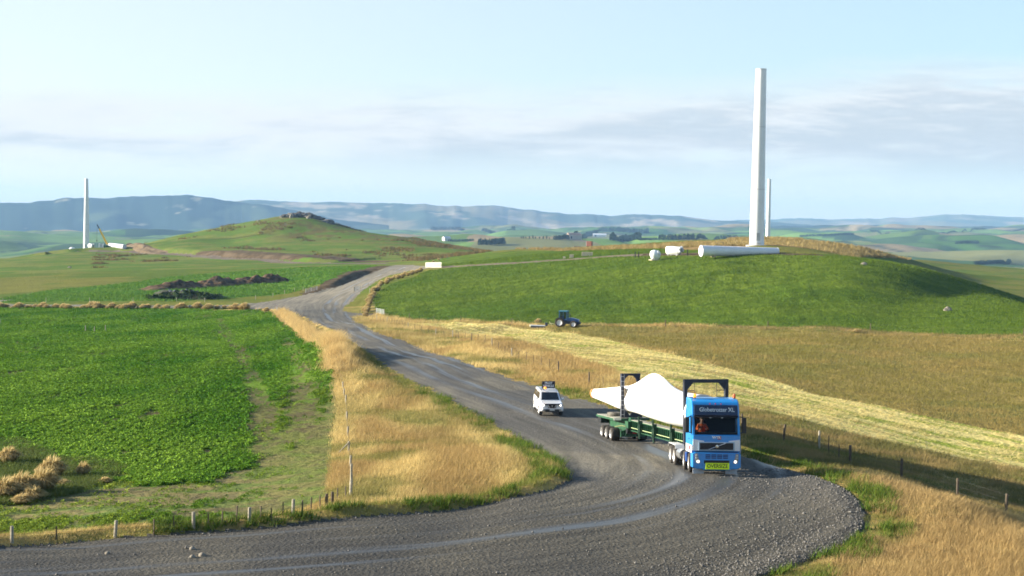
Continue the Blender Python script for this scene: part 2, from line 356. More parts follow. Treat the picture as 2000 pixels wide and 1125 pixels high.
POLY['crest'] = plan([(1000,487.5),(1100,486),(1250,480),(1330,474),(1420,470),(1500,466),(1560,466)]) + [(110,540),(130,545),(150,560),(155,570),(170,600)] + plan([(1760,506),(1690,502),(1620,494),(1560,489),(1500,487),(1400,489),(1330,487),(1250,486),(1100,490)])
POLY['pad'] = plan([(1160,503),(1240,497),(1340,494),(1420,491.5),(1530,494),(1600,496.5),(1620,501),(1560,498.5),(1500,497),(1400,497.5),(1320,499),(1250,500.5)])
CUT = plan([(745,511),(690,510.5),(600,508.5),(500,503),(400,498)])

def lerp3(a, b, t): return a + (b - a) * t[..., None]
C = lambda *c: np.array(c, float)
def ground_colour(x, y, reg):
    n1 = fbm(x / 3.1, y / 3.1, 31, 4); n2 = fbm(x / 14, y / 14, 32, 4); n3 = fbm(x / 60, y / 60, 33, 3)
    u = x / y * FPX + 1000
    col = np.zeros(x.shape + (3,))
    # open pasture, brownish towards the tops
    a = lerp3(C(.098,.142,.020), C(.165,.162,.034), sst(n3 * .6 + n2 * .4, .38, .62))
    col[:] = a
    # rock hill: olive turf with a coarse tussock belt
    rh = (y > 560) & (y < 1100) & (u < 960)
    belt = sst(n2 * .5 + n1 * .5, .40, .60) * rh * sst(u, 430, 600) * np.exp(-((y - (905 - (u - 600) * .25)) / 60) ** 2)
    col = np.where(rh[..., None], lerp3(lerp3(C(.098,.158,.024), C(.155,.175,.038), sst(n2, .4, .65)), C(.115,.085,.035), np.clip(belt * 1.0, 0, .8)), col)
    m = reg == 8
    if m.any():
        g = sst(n2[m] * .5 + n1[m] * .5, .46, .62)
        col[m] = lerp3(lerp3(C(.42,.30,.105), C(.34,.225,.080), sst(n1[m], .35, .65)), C(.17,.18,.04), g * .75)
    m = reg == 2
    if m.any():
        xx, yy, uu = x[m], y[m], u[m]
        # soil shows at the thin right-hand end and in patches; wheel lines run away from the viewer
        right = sst(xx - (-0.155 * yy), -9, 3) if False else sst(uu, 430, 610) * sst(-np.abs(yy - 95), -70, 10)
        bare = sst(fbm(xx / 2.2, yy / 9, 41, 4) * .6 + fbm(xx / .7, yy / 1.5, 42, 2) * .4 + right * .15 - .02, .56, .68)
        gr = lerp3(C(.085,.20,.016), C(.13,.22,.022), sst(n2[m], .35, .65))
        rough = ~inpoly(xx + (fbm(xx / 2, yy / 2, 45, 2) - .5) * 2.5, yy + (fbm(xx / 2, yy / 2, 46, 2) - .5) * 5, KALE)
        weedy = sst(fbm(xx / 1.6, yy / 1.1, 47, 4), .44, .60)
        rc = lerp3(lerp3(C(.135,.115,.060), C(.215,.185,.075), sst(n2[m], .35, .6)), C(.125,.19,.040), np.clip(weedy * .8 + sst(-yy, -66, -61) * .5, 0, 1))
        tram = np.clip(sst(-seg_dist(xx, yy, TRAM)[0], -1.6, -.5) + sst(-seg_dist(xx, yy, TRAM2)[0], -1.8, -.4), 0, 1) * sst(fbm(xx / 1.5, yy / 5, 48, 2), .3, .55)
        bare = np.clip(bare + tram * .8, 0, 1) * (1 - .6 * rough)
        gr = np.where(rough[..., None], rc, gr)
        gr = lerp3(gr, C(.13,.15,.035), np.clip(right, 0, 1) * .7)
        soil_c = lerp3(C(.12,.088,.05), C(.15,.155,.045), sst(fbm(xx / .9, yy / 1.1, 49, 3), .42, .58) * np.clip(right * 1.5, 0, 1)); col[m] = gr * (1 - bare[..., None] * .85) + soil_c * bare[..., None] * .85
    m = reg == 5
    if m.any():
        k = sst(n3[m] * .55 + n2[m] * .45, .36, .64)
        g = lerp3(C(.062,.118,.012), C(.112,.160,.018), k)
        st = sst(fbm(x[m] / 16, y[m] / 2.2, 52, 3), .45, .7)
        col[m] = lerp3(g, C(.045,.090,.010), st * .6)
    m = reg == 9
    if m.any(): col[m] = lerp3(C(.075,.185,.022), C(.125,.205,.03), sst(n2[m], .35, .65))
    m = reg == 3
    if m.any():
        # windrows run along the strip
        q = (x[m] * .90 + y[m] * .44)
        s = fbm(q / .8, (x[m] * .44 - y[m] * .9) / 9.0, 61, 3)
        g = sst(fbm(x[m] / 4.5, y[m] / 6, 62, 4) + (140 - y[m]) / 1500, .40, .66)
        c = lerp3(C(.34,.27,.10), C(.62,.52,.20), sst(s, .4, .6))
        col[m] = lerp3(c, C(.24,.30,.04), g * sst(-s, -.60, -.36) * .9)
    m = reg == 4
    if m.any():
        col[m] = lerp3(lerp3(C(.215,.170,.050), C(.275,.210,.066), sst(n3[m] * .5 + n2[m] * .5, .4, .6)), C(.16,.16,.045), sst(n2[m] * .7 + n1[m] * .3, .5, .68) * .8)
    m = reg == 7
    if m.any():
        xx, yy = x[m], y[m]
        # irregular paddocks on a warped grid, each its own crop
        wx = xx / 260 + (fbm(xx / 700, yy / 700, 71, 3) - .5) * 3; wy = yy / 420 + (fbm(xx / 600 + 7, yy / 600, 72, 3) - .5) * 3
        wy2 = wy + np.floor(wx) * .37
        r1 = _h(np.floor(wx), np.floor(wy2), 77); r2 = _h(np.floor(wx), np.floor(wy2), 78)
        pal = np.array([[.08,.17,.03],[.14,.24,.05],[.045,.085,.030],[.20,.20,.075],[.30,.23,.12],[.07,.13,.035],[.18,.23,.06],[.10,.165,.035]])
        c = pal[(r1 * 7.99).astype(int)] * (.85 + .3 * r2[..., None])
        gul = sst(-np.abs(fbm(xx / 300, yy / 420, 73, 3) - .5), -.05, -.005)
        c = lerp3(c, C(.028,.045,.025), gul * .8)  # gully lines darkened: hillside shadow put into the colour
        # bare quarry face on the far left
        col[m] = c
    m = reg == 10
    if m.any():
        col[m] = lerp3(C(.34,.235,.095), C(.24,.155,.06), sst(n1[m], .4, .62))
    m = reg == 1
    if m.any():
        dusty = sst(y[m], 250, 420)
        c = lerp3(C(.140,.122,.088), C(.088,.080,.066), sst(fbm(x[m] / 6, y[m] / 9, 92, 3), .35, .65)); c = c * (1 - .50 * sst(-y[m], -76, -58)[..., None]) 
        col[m] = lerp3(c, C(.215,.185,.130), dusty * .85)
    m = reg == 6
    if m.any(): col[m] = lerp3(C(.20,.165,.125), C(.15,.115,.08), sst(n1[m], .35, .65))
    m = reg == 11
    if m.any(): col[m] = lerp3(C(.085,.060,.034), C(.15,.11,.066), sst(n1[m], .35, .65))
    return col

def classify(x, y):
    reg = np.zeros(x.shape, int)
    u = x / y * FPX + 1000
    reg[(y > 1120)] = 7
    nf = y < 700
    def setp(name, rid, lo=0, hi=700):
        m = (y > lo) & (y < hi); r = reg[m]; r[inpoly(x[m], y[m], POLY[name])] = rid; reg[m] = r
    setp('band', 9); setp('hill2', 5, 350, 700); setp('hill', 5, 150, 440); setp('crest', 10, 380, 760)
    setp('hay', 4, 60, 330); setp('mown', 3, 60, 340); setp('crop', 2, 40, 420); setp('verge_l', 8, 40, 360)
    m = (y < 360) & (reg == 0) & (u > 690); 
    # verge between road and fields on the right
    mr = (y < 345) & (reg == 0); reg[mr] = 8
    setp('pad', 11, 330, 420)
    d, run, side = seg_dist(x, y, TL); reg[(d < 4.0) & (y > 560)] = 6
    d, run, side = seg_dist(x, y, TRACK_R); reg[(d < 2.3) & (y > 330) & (y < 560)] = 6
    m = y < 620; r = reg[m]; xx, yy = x[m], y[m]
    wob = (fbm(xx / 1.3, yy / 1.3, 81, 3) - .5) * np.clip(yy / 90, .6, 1.5)
    r[inpoly(xx + wob, yy + wob * .7, ROAD)] = 1; reg[m] = r
    # raw earth of the cut banks
    d, run, side = seg_dist(x, y, BANKL); reg[(d < 4.2 + fbm(x / 4, y / 4, 83, 2) * 4) & (side > 0) & (run > 6) & (y < 560) & (reg != 1)] = 11
    d, run, side = seg_dist(x, y, CUT); reg[(d < 9) & (reg == 0) & (y > 560)] = 11
    return reg

tcols = np.concatenate([np.linspace(-1.15, -.49, 50)[:-1], np.arange(-.49, .49, 2.9 / FPX), np.linspace(.49, 1.15, 50)])
ys = [2.0]
while ys[-1] < 40: ys.append(ys[-1] + 2.0)
while ys[-1] < 6800:
    y0 = ys[-1]; ys.append(y0 + min(y0 * y0 * 6.2e-5, y0 * (.0058 if y0 < 1200 else .011)))
ys = np.array(ys)
TT, YY = np.meshgrid(tcols, ys); XX = TT * YY
ZZ = Hz(XX, YY)
nr, nc = XX.shape
fx = .25 * (XX[:-1, :-1] + XX[1:, :-1] + XX[:-1, 1:] + XX[1:, 1:]); fy = .25 * (YY[:-1, :-1] + YY[1:, :-1] + YY[:-1, 1:] + YY[1:, 1:])
REG = classify(fx, fy)
VREG = classify(XX, YY)
idx = np.arange(nr * nc).reshape(nr, nc)
QUADS = np.stack([idx[:-1, :-1], idx[:-1, 1:], idx[1:, 1:], idx[1:, :-1]], -1)
VALL = np.stack([XX, YY, ZZ], -1).reshape(-1, 3)

def road_mat():
    m, t, b = new_mat('compacted_gravel')
    at = N('ShaderNodeVertexColor', t, layer_name='Col').outputs[0]
    rd = N('ShaderNodeSeparateColor', t); t.links.new(N('ShaderNodeVertexColor', t, layer_name='Lane').outputs[0], rd.inputs[0])
    lane, run = rd.outputs[0], rd.outputs[1]                 # metres across / along, scaled by 1/100
    ob = N('ShaderNodeTexCoord', t).outputs['Object']
    cmb = N('ShaderNodeCombineXYZ', t); t.links.new(M('MULTIPLY', lane, 100, tree=t), cmb.inputs[0]); t.links.new(M('MULTIPLY', run, 5.0, tree=t), cmb.inputs[1])
    st = noise(t, 1.1, cmb.outputs[0], 5, .6, .4)
    cm2 = N('ShaderNodeCombineXYZ', t); t.links.new(M('MULTIPLY', lane, 45, tree=t), cm2.inputs[0]); t.links.new(M('MULTIPLY', run, 3.2, tree=t), cm2.inputs[1]); cm2.inputs[2].default_value = 4.4
    st2 = noise(t, 1.0, cm2.outputs[0], 3, .5)
    fine = noise(t, 5.5, ob, 3, .7); vo = N('ShaderNodeTexVoronoi', t); vo.inputs['Scale'].default_value = 7.0; t.links.new(ob, vo.inputs['Vector'])
    grit = M('ADD', M('MULTIPLY', M('SUBTRACT', fine, .5, tree=t), 2.2, tree=t), M('MULTIPLY', M('SUBTRACT', vo.outputs['Distance'], .45, tree=t), .5, tree=t), tree=t)
    # packed, damp wheel paths: narrow bands along the road, broken up along their length
    lanes = M('ABSOLUTE', M('SINE', M('MULTIPLY', M('ADD', lane, M('MULTIPLY', M('SUBTRACT', st2, .5, tree=t), .016, tree=t), tree=t), 100 * 1.35, tree=t), tree=t), tree=t)
    wet = M('MULTIPLY', SM(lanes, .55, .97, t), SM(M('ADD', st2, M('MULTIPLY', st, .5, tree=t), tree=t), .66, .86, t), tree=t)
    wet = M('MULTIPLY', wet, SM(M('ABSOLUTE', M('ADD', lane, .004, tree=t), tree=t), .055, .03, t), tree=t)
    g = M('ADD', 1.0, M('MULTIPLY', grit, M('SUBTRACT', 1.0, M('MULTIPLY', wet, .8, tree=t), tree=t), tree=t), tree=t)
    g = M('MULTIPLY', g, M('ADD', -.1, M('MULTIPLY', st, 2.2, tree=t), tree=t), tree=t)
    cc = N('ShaderNodeCombineColor', t)
    for i in range(3): t.links.new(M('MAXIMUM', g, .2, tree=t), cc.inputs[i])
    c = MIXC(1.0, at, cc.outputs[0], t, 'MULTIPLY')
    c = MIXC(M('MULTIPLY', wet, .5, tree=t), c, (.11, .115, .12), t)
    t.links.new(c, b.inputs['Base Color'])
    t.links.new(M('SUBTRACT', .92, M('MULTIPLY', wet, .54, tree=t), tree=t), b.inputs['Roughness'])
    b.inputs['Specular IOR Level'].default_value = .35
    n = N('ShaderNodeBump', t); n.inputs['Distance'].default_value = .07
    t.links.new(M('SUBTRACT', 1.0, M('MULTIPLY', wet, .85, tree=t), tree=t), n.inputs['Strength'])
    t.links.new(M('ADD', fine, M('MULTIPLY', vo.outputs['Distance'], .4, tree=t), tree=t), n.inputs['Height']); t.links.new(n.outputs[0], b.inputs['Normal'])
    return m

GM = {
 0: ('pasture', ground_mat('turf', ((.9, .18), (.09, .16)), (.7, .6))),
 1: ('gravel_road', None),
 2: ('crop_field', ground_mat('crop_soil', ((1.6, .25),), (1.2, .4))),
 3: ('mown_strip', ground_mat('cut_hay', ((2.6, .30), (.5, .2)), (2.2, .30), .35, rz=R(-37))),
 4: ('hay_field', ground_mat('uncut_hay', ((1.5, .22), (.25, .16)), (1.1, .55), .45)),
 5: ('hill_paddock', ground_mat('short_grass', ((1.1, .30), (.28, .26), (.07, .10)), (.55, 1.3), .6)),
 6: ('gravel_track', ground_mat('dusty_gravel', ((1.0, .12),), (1.0, .1))),
 7: ('far_farmland', ground_mat('far_fields', ((.012, .14),), None)),
 8: ('road_verge', ground_mat('verge_turf', ((2.5, .22), (.5, .16)), (2.0, .25))),
 9: ('lush_paddock', ground_mat('lush_grass', ((.7, .22), (.2, .12)), (.6, .7))),
 10: ('tussock_land', ground_mat('tussock_turf', ((.35, .34), (1.2, .2)), (.35, 1.6))),
 11: ('bare_earth', ground_mat('raw_soil', ((.9, .22),), (.8, .5))),
}
GM[1] = ('gravel_road', road_mat())
for rid, (nm, mt) in GM.items():
    q = QUADS[REG == rid]
    if len(q) == 0: continue
    used, inv = np.unique(q.ravel(), return_inverse=True)
    V = VALL[used]; F = inv.reshape(q.shape)
    cols = ground_colour(V[:, 0].astype(float), V[:, 1].astype(float), np.full(len(V), rid))
    at = {}
    if rid == 1:
        d, run, side = seg_dist(V[:, 0], V[:, 1], RC); at = {'Lane': np.stack([d * side / 100 , run / 100, run * 0], -1)}
    tag(mesh_np(nm, V, F, mt, cols=cols, attrs=at), kind='structure')

# ------------------------------------------------------------------ distant ranges
def ridge(name, sil, Dr, Db, zb, colf, seed, rough=1.0, du=5):
    us = np.arange(sil[0][0], sil[-1][0] + .1, du); vs = np.interp(us, [s[0] for s in sil], [s[1] for s in sil])
    vs = vs + (vn(us / 26, us * 0, seed) - .5) * 3.0 + (vn(us / 8, us * 0, seed + 1) - .5) * 1.3
    ts = np.concatenate([np.linspace(0, 1, 46), np.linspace(1.05, 1.7, 10)])
    X = np.zeros((len(ts), len(us))); Y = X.copy(); Z = X.copy()
    for j, (u, v) in enumerate(zip(us, vs)):
        top_ = P(u, v, Dr); k = ray(u, v); tx = k[0] / k[1]
        y = Db + (Dr - Db) * ts; X[:, j] = tx * y; Y[:, j] = y
        s = np.where(ts <= 1, ts ** 1.15, 1 - (ts - 1) * .8)
        Z[:, j] = zb + (top_[2] - zb) * s
    w_ = np.clip(np.sin(np.pi * np.clip(ts, 0, 1)), 0, 1)[:, None]
    g = np.abs(fbm(X / 900 + Y / 2600, Y / 2300, seed + 5, 4) - .5) * 2
    Z = Z + w_ * (g - .35) * 150 * rough + w_ * (fbm(X / 260, Y / 500, seed + 9, 3) - .5) * 22 * rough
    n, m_ = X.shape; idx = np.arange(n * m_).reshape(n, m_)
    F = np.stack([idx[:-1, :-1], idx[:-1, 1:], idx[1:, 1:], idx[1:, :-1]], -1).reshape(-1, 4)
    V = np.stack([X, Y, Z], -1).reshape(-1, 3)
    return tag(mesh_np(name, V, F, ground_mat('hill_' + name, ((.006, .12),), None), cols=colf(X, Y, Z, g).reshape(-1, 3)), kind='structure')
def col_forest(X, Y, Z, g):
    c = lerp3(C(.022,.042,.026), C(.075,.10,.05), sst(fbm(X / 350, Y / 350, 201, 4), .54, .66))
    return lerp3(c, C(.30,.27,.18), sst(fbm(X / 120, Y / 140, 203, 3), .78, .84))
def col_tan(X, Y, Z, g):
    c = lerp3(C(.19,.16,.085), C(.055,.08,.045), sst(fbm(X / 420, Y / 420, 211, 5), .44, .56))
    return lerp3(c, C(.36,.29,.19), sst(fbm(X / 200, Y / 240, 213, 4) - g * .12, .50, .60))
def col_pale(X, Y, Z, g):
    c = lerp3(C(.17,.17,.09), C(.08,.12,.06), sst(fbm(X / 600, Y / 900, 221, 4), .45, .6))
    return lerp3(c, C(.30,.25,.17), sst(fbm(X / 400, Y / 600, 223, 4), .56, .66))
ridge('far_range', [(-350,398),(-100,395),(0,395),(60,396),(120,388),(180,386),(260,385),(300,384),(340,382),(365,380),(400,386),(450,391),(520,401),(580,412),(640,424),(720,436),(760,442)], 7600, 6500, -130, col_forest, 301, .8)
ridge('main_range', [(420,396),(480,391),(560,393),(640,395),(700,396),(780,397),(830,399),(870,402),(930,402),(980,403),(1030,409),(1100,417),(1140,418),(1200,421),(1280,419),(1330,422),(1400,429),(1470,433),(1560,438),(1640,444)], 9400, 6600, -120, col_tan, 331, 1.0)
ridge('distant_range', [(1380,436),(1440,430),(1500,428),(1560,426),(1620,429),(1680,428),(1740,426),(1780,424),(1830,419),(1880,419),(1960,422),(2000,423),(2100,421),(2350,424)], 12400, 7800, -110, col_pale, 361, .7)
ridge('wooded_range', [(1440,444),(1500,441),(1560,443),(1610,440),(1660,441),(1700,439),(1760,442),(1840,442),(1900,441),(2000,442),(2100,440),(2350,443)], 7600, 6400, -100, col_forest, 391, .35)

# ------------------------------------------------------------------ haze: one closed box of even, pale air
bm_v = [(x, y, z) for x in (-9500, 9500) for y in (-120, 13900) for z in (-260, 235)]
hz = mesh_np('haze', bm_v, [(0,1,3,2),(4,6,7,5),(0,4,5,1),(2,3,7,6),(0,2,6,4),(1,5,7,3)], None, smooth_=False)
hm = bpy.data.materials.new('pale_air'); hm.use_nodes = True; ht = hm.node_tree; ht.nodes.clear()
ho = N('ShaderNodeOutputMaterial', ht); hv = N('ShaderNodeVolumePrincipled', ht)
hv.inputs['Color'].default_value = (.36, .63, 1.0, 1); hv.inputs['Density'].default_value = 0.66e-4; hv.inputs['Anisotropy'].default_value = 0.0
ht.links.new(hv.outputs[0], ho.inputs['Volume']); hz.data.materials.append(hm); hz['kind'] = 'stuff'

# ------------------------------------------------------------------ mesh building helpers
class MB:
    def __init__(s): s.v = []; s.f = []
    def add(s, vs, fs, M_=None):
        o = len(s.v)
        for p in vs:
            p = Vector(p); s.v.append(tuple(M_ @ p if M_ is not None else p))
        s.f += [tuple(i + o for i in f) for f in fs]; return s
    def box(s, c, d, rot=None, ch=0.0):
        """box of centre c and full size d, edges chamfered by ch"""
        x, y, z = (a / 2 for a in d); Mx = Matrix.Translation(c) @ (rot.to_4x4() if rot is not None else Matrix())
        if ch <= 0:
            vs = [(sx * x, sy * y, sz * z) for sx in (-1, 1) for sy in (-1, 1) for sz in (-1, 1)]
            return s.add(vs, [(0,1,3,2),(4,6,7,5),(0,4,5,1),(2,3,7,6),(0,2,6,4),(1,5,7,3)], Mx)
        import bmesh
        bm = bmesh.new(); bmesh.ops.create_cube(bm, size=1.0)
        for v in bm.verts: v.co = Vector((v.co.x * d[0], v.co.y * d[1], v.co.z * d[2]))
        bmesh.ops.bevel(bm, geom=bm.edges[:], offset=ch, segments=2, affect='EDGES', profile=.6)
        return s.bm(bm, Mx)
    def bm(s, bm, Mx=None):
        bm.verts.index_update(); s.add([v.co.copy() for v in bm.verts], [[v.index for v in f.verts] for f in bm.faces], Mx); bm.free(); return s
    def tube(s, p0, p1, r0, r1=None, n=12, caps=True):
        p0, p1 = Vector(p0), Vector(p1); r1 = r0 if r1 is None else r1; a = (p1 - p0).normalized()
        b = a.orthogonal().normalized(); c = a.cross(b); vs = []
        for p, r in ((p0, r0), (p1, r1)):
            for i in range(n):
                t = 2 * math.pi * i / n; vs.append(p + (b * math.cos(t) + c * math.sin(t)) * r)
        fs = [(i, (i + 1) % n, n + (i + 1) % n, n + i) for i in range(n)]
        if caps: fs += [tuple(range(n))[::-1], tuple(range(n, 2 * n))]
        return s.add(vs, fs)
    def path(s, pts, r, n=6):
        for a, b in zip(pts[:-1], pts[1:]): s.tube(a, b, r, r, n)
        return s
    def lathe(s, prof, n=24, M_=None, close=True):
        """prof: list of (radius, height), turned about local z"""
        vs = []; fs = []
        for r, z in prof:
            for i in range(n):
                t = 2 * math.pi * i / n; vs.append((r * math.cos(t), r * math.sin(t), z))
        m = len(prof)
        for j in range(m - 1):
            for i in range(n): fs.append((j * n + i, j * n + (i + 1) % n, (j + 1) * n + (i + 1) % n, (j + 1) * n + i))
        if close:
            fs.append(tuple(range(n))[::-1]); fs.append(tuple(range((m - 1) * n, m * n)))
        return s.add(vs, fs, M_)
    def prism(s, pl, h0, h1, M_=None, axis='x'):
        """outline in two axes pushed from h0 to h1 along the third"""
        n = len(pl); vs = []
        for h in (h0, h1):
            for a, b in pl: vs.append((h, a, b) if axis == 'x' else ((a, h, b) if axis == 'y' else (a, b, h)))
        fs = [(i, (i + 1) % n, n + (i + 1) % n, n + i) for i in range(n)] + [tuple(range(n))[::-1], tuple(range(n, 2 * n))]
        return s.add(vs, fs, M_)
    def build(s, name, mat, parent=None, smooth_=False, bevel=0, auto=None):
        import bmesh
        me = bpy.data.meshes.new(name); me.from_pydata([tuple(v) for v in s.v], [], s.f); me.update()
        bm = bmesh.new(); bm.from_mesh(me)
        bmesh.ops.recalc_face_normals(bm, faces=bm.faces[:])
        if smooth_:
            for f in bm.faces: f.smooth = True
            for e in bm.edges:
                if len(e.link_faces) == 2 and e.calc_face_angle(0) > R(auto or 40): e.smooth = False
        bm.to_mesh(me); bm.free()
        me.materials.append(mat); o = bpy.data.objects.new(name, me); COL.objects.link(o)
        if parent: o.parent = parent
        if bevel:
            b = o.modifiers.new('bevel', 'BEVEL'); b.width = bevel; b.segments = 2; b.limit_method = 'ANGLE'; b.angle_limit = R(35)
        return o
def thing(name, label, cat, mat4=None, group=None):
    o = bpy.data.objects.new(name, None); COL.objects.link(o); o.empty_display_size = .3
    if mat4 is not None: o.matrix_world = mat4
    return tag(o, label, cat, group)
def copy_thing(o, mat4=None, parent=None, label=None):
    c = o.copy(); COL.objects.link(c); c.parent = parent
    if mat4 is not None: c.matrix_world = mat4
    if label: c['label'] = label
    for ch in o.children:
        d = copy_thing(ch, None, c)
    return c
T = Matrix.Translation
def RZ(a): return Matrix.Rotation(a, 4, 'Z')
def RX(a): return Matrix.Rotation(a, 4, 'X')
def RY(a): return Matrix.Rotation(a, 4, 'Y')
def SC(a): return Matrix.Scale(a, 4)
def G(x, y): return float(Hz(np.array([x]), np.array([y]))[0])
def on_ground(u, v, near=40.0): h = hit(u, v, Hz, near); return Vector((h[0], h[1], h[2]))
def at_D(u, D):
    """ground point under a photo column at a chosen distance"""
    x = (u - 1000.0) / FPX * D; 
    for _ in range(3):
        z = G(x, D); v = 562.5 + FPX * math.tan(math.atan((CAMH - z) / D) - PITCH); x = float(P(u, v, D)[0])
    return Vector((x, D, G(x, D)))

def rock_mesh(rx, ry, rz, seed, n=3, rough=.35):
    import bmesh
    bm = bmesh.new(); bmesh.ops.create_icosphere(bm, subdivisions=n, radius=1)
    A = np.array([v.co for v in bm.verts])
    d = (fbm(A[:, 0] * 1.3 + A[:, 2] * 2.1 + 9, A[:, 1] * 1.3 - A[:, 2] + 5, seed, 3) - .5) * 2 * rough
    q = np.floor((A[:, 2] + 1) * 2.5) / 2.5 - 1
    A = A * (1 + d[:, None]); A[:, 2] = A[:, 2] * .7 + q * .3
    for v, c in zip(bm.verts, A): v.co = (c[0] * rx, c[1] * ry, max(c[2], -.4) * rz)
    return bm

# ------------------------------------------------------------------ towers and turbine pieces
white = plain('tower_white', (.74, .75, .77), .38, var=.05, scale=.35)
white_b = plain('gloss_white', (.80, .80, .80), .35, var=.04)
dark_st = plain('dark_steel', (.022, .026, .040), .5, var=.3)
conc = plain('concrete', (.36, .34, .31), .9, var=.2)
def tower(label, base, top, rb, rt, seams, n=48):
    t = thing('turbine_tower', label, 'tower', T(base), 'unfinished turbine towers'); h = top
    prof = []; zs = [0]
    m = MB()
    for k, (a, b) in enumerate(zip([0] + seams, seams + [h])):
        ra = rb + (rt - rb) * a / h; rb_ = rb + (rt - rb) * b / h
        m = MB(); m.lathe([(ra, a + .03), (rb_, b - .03)], n); m.build('tower_section', white, t, True)
        if b < h: MB().lathe([(rb_ + .035, b - .09), (rb_ + .035, b + .09)], n).build('flange', plain('flange_grey', (.55, .56, .58), .5), t, True)
    MB().lathe([(rt + .05, h - .12), (rt + .05, h + .05), (rt - .15, h + .05), (rt - .15, h - .1)], n).build('flange', plain('flange_grey', (.55, .56, .58), .5), t, True)
    MB().lathe([(rb + .9, -1.5), (rb + .9, .12), (rb + .4, .2)], 32).build('foundation', conc, t, True)
    d = MB().box((0, -rb - .02, 2.4), (.95, .14, 2.1), ch=.04).build('door', plain('door_grey', (.45, .46, .47), .5), t)
    MB().box((0, -rb - .7, .7), (1.1, 1.2, .08)).build('landing', conc, t)
    return t
b = at_D(1478, 380); tp = P(1484, 135, 380)
tower('tall white tower without a nacelle, on the green hill behind the lying tower section', b, float(tp[2] - b.z), 1.97, 1.40, [15.0, 31.5])
b = at_D(168.5, 896); tp = P(168.5, 349, 896)
tower('white tower without a nacelle, on the far left hill beside a yellow crane', b, float(tp[2] - b.z), 1.95, 1.05, [16, 31], 32)
b = at_D(1498.5, 1060); tp = P(1498.5, 350, 1060)
tower('slender white tower far behind the golden crest, right of the tall one', b, float(tp[2] - b.z), 2.0, 1.25, [17, 34], 32)

def lying_section(label, a, b_, ra, rb, cover=True):
    a, b_ = Vector(a), Vector(b_); ax = b_ - a; L_ = ax.length
    q = ax.to_track_quat('Z', 'Y').to_matrix().to_4x4(); t = thing('tower_section', label, 'tower part', T(a) @ q, 'tower sections lying on the ground')
    MB().lathe([(ra, .05), (ra + (rb - ra) * .5, L_ * .5), (rb, L_ - .05)], 40).build('shell', white, t, True)
    MB().lathe([(ra + .05, 0), (ra + .05, .12), (ra - .12, .12), (ra - .12, 0)], 40).build('flange', plain('flange_grey', (.55, .56, .58), .5), t, True)
    MB().lathe([(rb + .05, L_ - .15), (rb + .05, L_), (rb - .12, L_)], 40).build('flange', plain('flange_grey', (.55, .56, .58), .5), t, True)
    if cover:
        m = MB()
        for k in range(4):
            m2 = [(0, 0)] + [((ra - .1) * math.cos(math.pi / 2 * k + .06 + x), (ra - .1) * math.sin(math.pi / 2 * k + .06 + x)) for x in np.linspace(0, math.pi / 2 - .12, 9)]
            m.prism([(p[0] + .05 * math.cos(math.pi / 2 * (k + .5)), p[1] + .05 * math.sin(math.pi / 2 * (k + .5))) for p in m2], -.04, .02, axis='z')
        m.build('end_cover', plain('cover_sheet', (.78, .70, .80), .6), t)
    for s_ in (.16, .84):
        r_ = ra + (rb - ra) * s_
        inv = q.inverted(); dn = (inv @ Vector((0, 0, -1)).to_4d()).xyz; sdv = dn.cross(Vector((0, 0, 1))).normalized()
        for sg in (-1, 1):
            c = Vector((0, 0, L_ * s_)) + dn * (r_ * .98) + sdv * sg * r_ * .55; MB().box(c, (.5, .5, .5)).build('chock', plain('timber', (.33, .24, .14), .8), t)
    return t
lying_section('pale grey tower section lying on its side on the green hilltop', P(1369, 490.0, 346), P(1519, 491.5, 352), 1.36, .95)
gl = at_D(214, 880); gr = at_D(243, 868)
lying_section('white tower section lying beside the yellow crane on the left hill', gl + Vector((0, 0, 1.5)), gr + Vector((0, 0, 1.5)), 1.35, 1.45, False)

def nacelle(label, M_, s=1.0):
    t = thing('turbine_nacelle', label, 'nacelle', M_ @ SC(s), 'turbine nacelles waiting on the ground')
    m = MB(); prof = [(-1.6, .5), (-1.9, 1.2), (-1.85, 2.6), (-1.5, 3.2), (1.5, 3.2), (1.85, 2.6), (1.9, 1.2), (1.6, .5)]
    sec = [(-2.6, .62), (-2.0, .92), (0, 1.0), (1.8, 1.0), (2.5, .86)]; vs = []; fs = []
    for y, k in sec: vs += [(a * k, y, 1.85 + (b_ - 1.85) * k) for a, b_ in prof]
    n = len(prof)
    for j in range(len(sec) - 1):
        fs += [(j * n + i, j * n + (i + 1) % n, (j + 1) * n + (i + 1) % n, (j + 1) * n + i) for i in range(n)]
    fs += [tuple(range(n))[::-1], tuple(range((len(sec) - 1) * n, len(sec) * n))]
    m.add(vs, fs).build('housing', white_b, t, True, bevel=.12)
    MB().lathe([(.75, 0), (.75, .7), (.55, 1.0)], 20, T((0, -2.6, 1.9)) @ RX(math.pi / 2)).build('rotor_shaft', plain('shaft_grey', (.3, .31, .33), .5), t, True)
    for x, z, r in ((-1.5, 2.5, .62), (-1.6, 1.3, .55), (.3, 2.9, .5)): MB().lathe([(r, 0), (r * .9, .5), (r * .4, .75)], 14, T((x, -2.5, z)) @ RX(math.pi / 2)).build('wrapped_fitting', white_b, t, True)
    MB().box((0, 2.51, 1.8), (2.2, .06, 1.7)).build('rear_hatch', plain('hatch_grey', (.34, .38, .42), .6), t)
    m = MB()
    for x in (-1.3, 1.3):
        for y in (-1.6, 1.6): m.box((x, y, .28), (.35, .5, .56))
        m.box((x, 0, .42), (.25, 4.4, .22))
    m.build('transport_stand', plain('stand_steel', (.42, .43, .45), .6), t)
    return t
b = at_D(1316, 372); nacelle('white nacelle standing on blocks between the hub and the lying tower section', T(b) @ RZ(R(62)), .74)
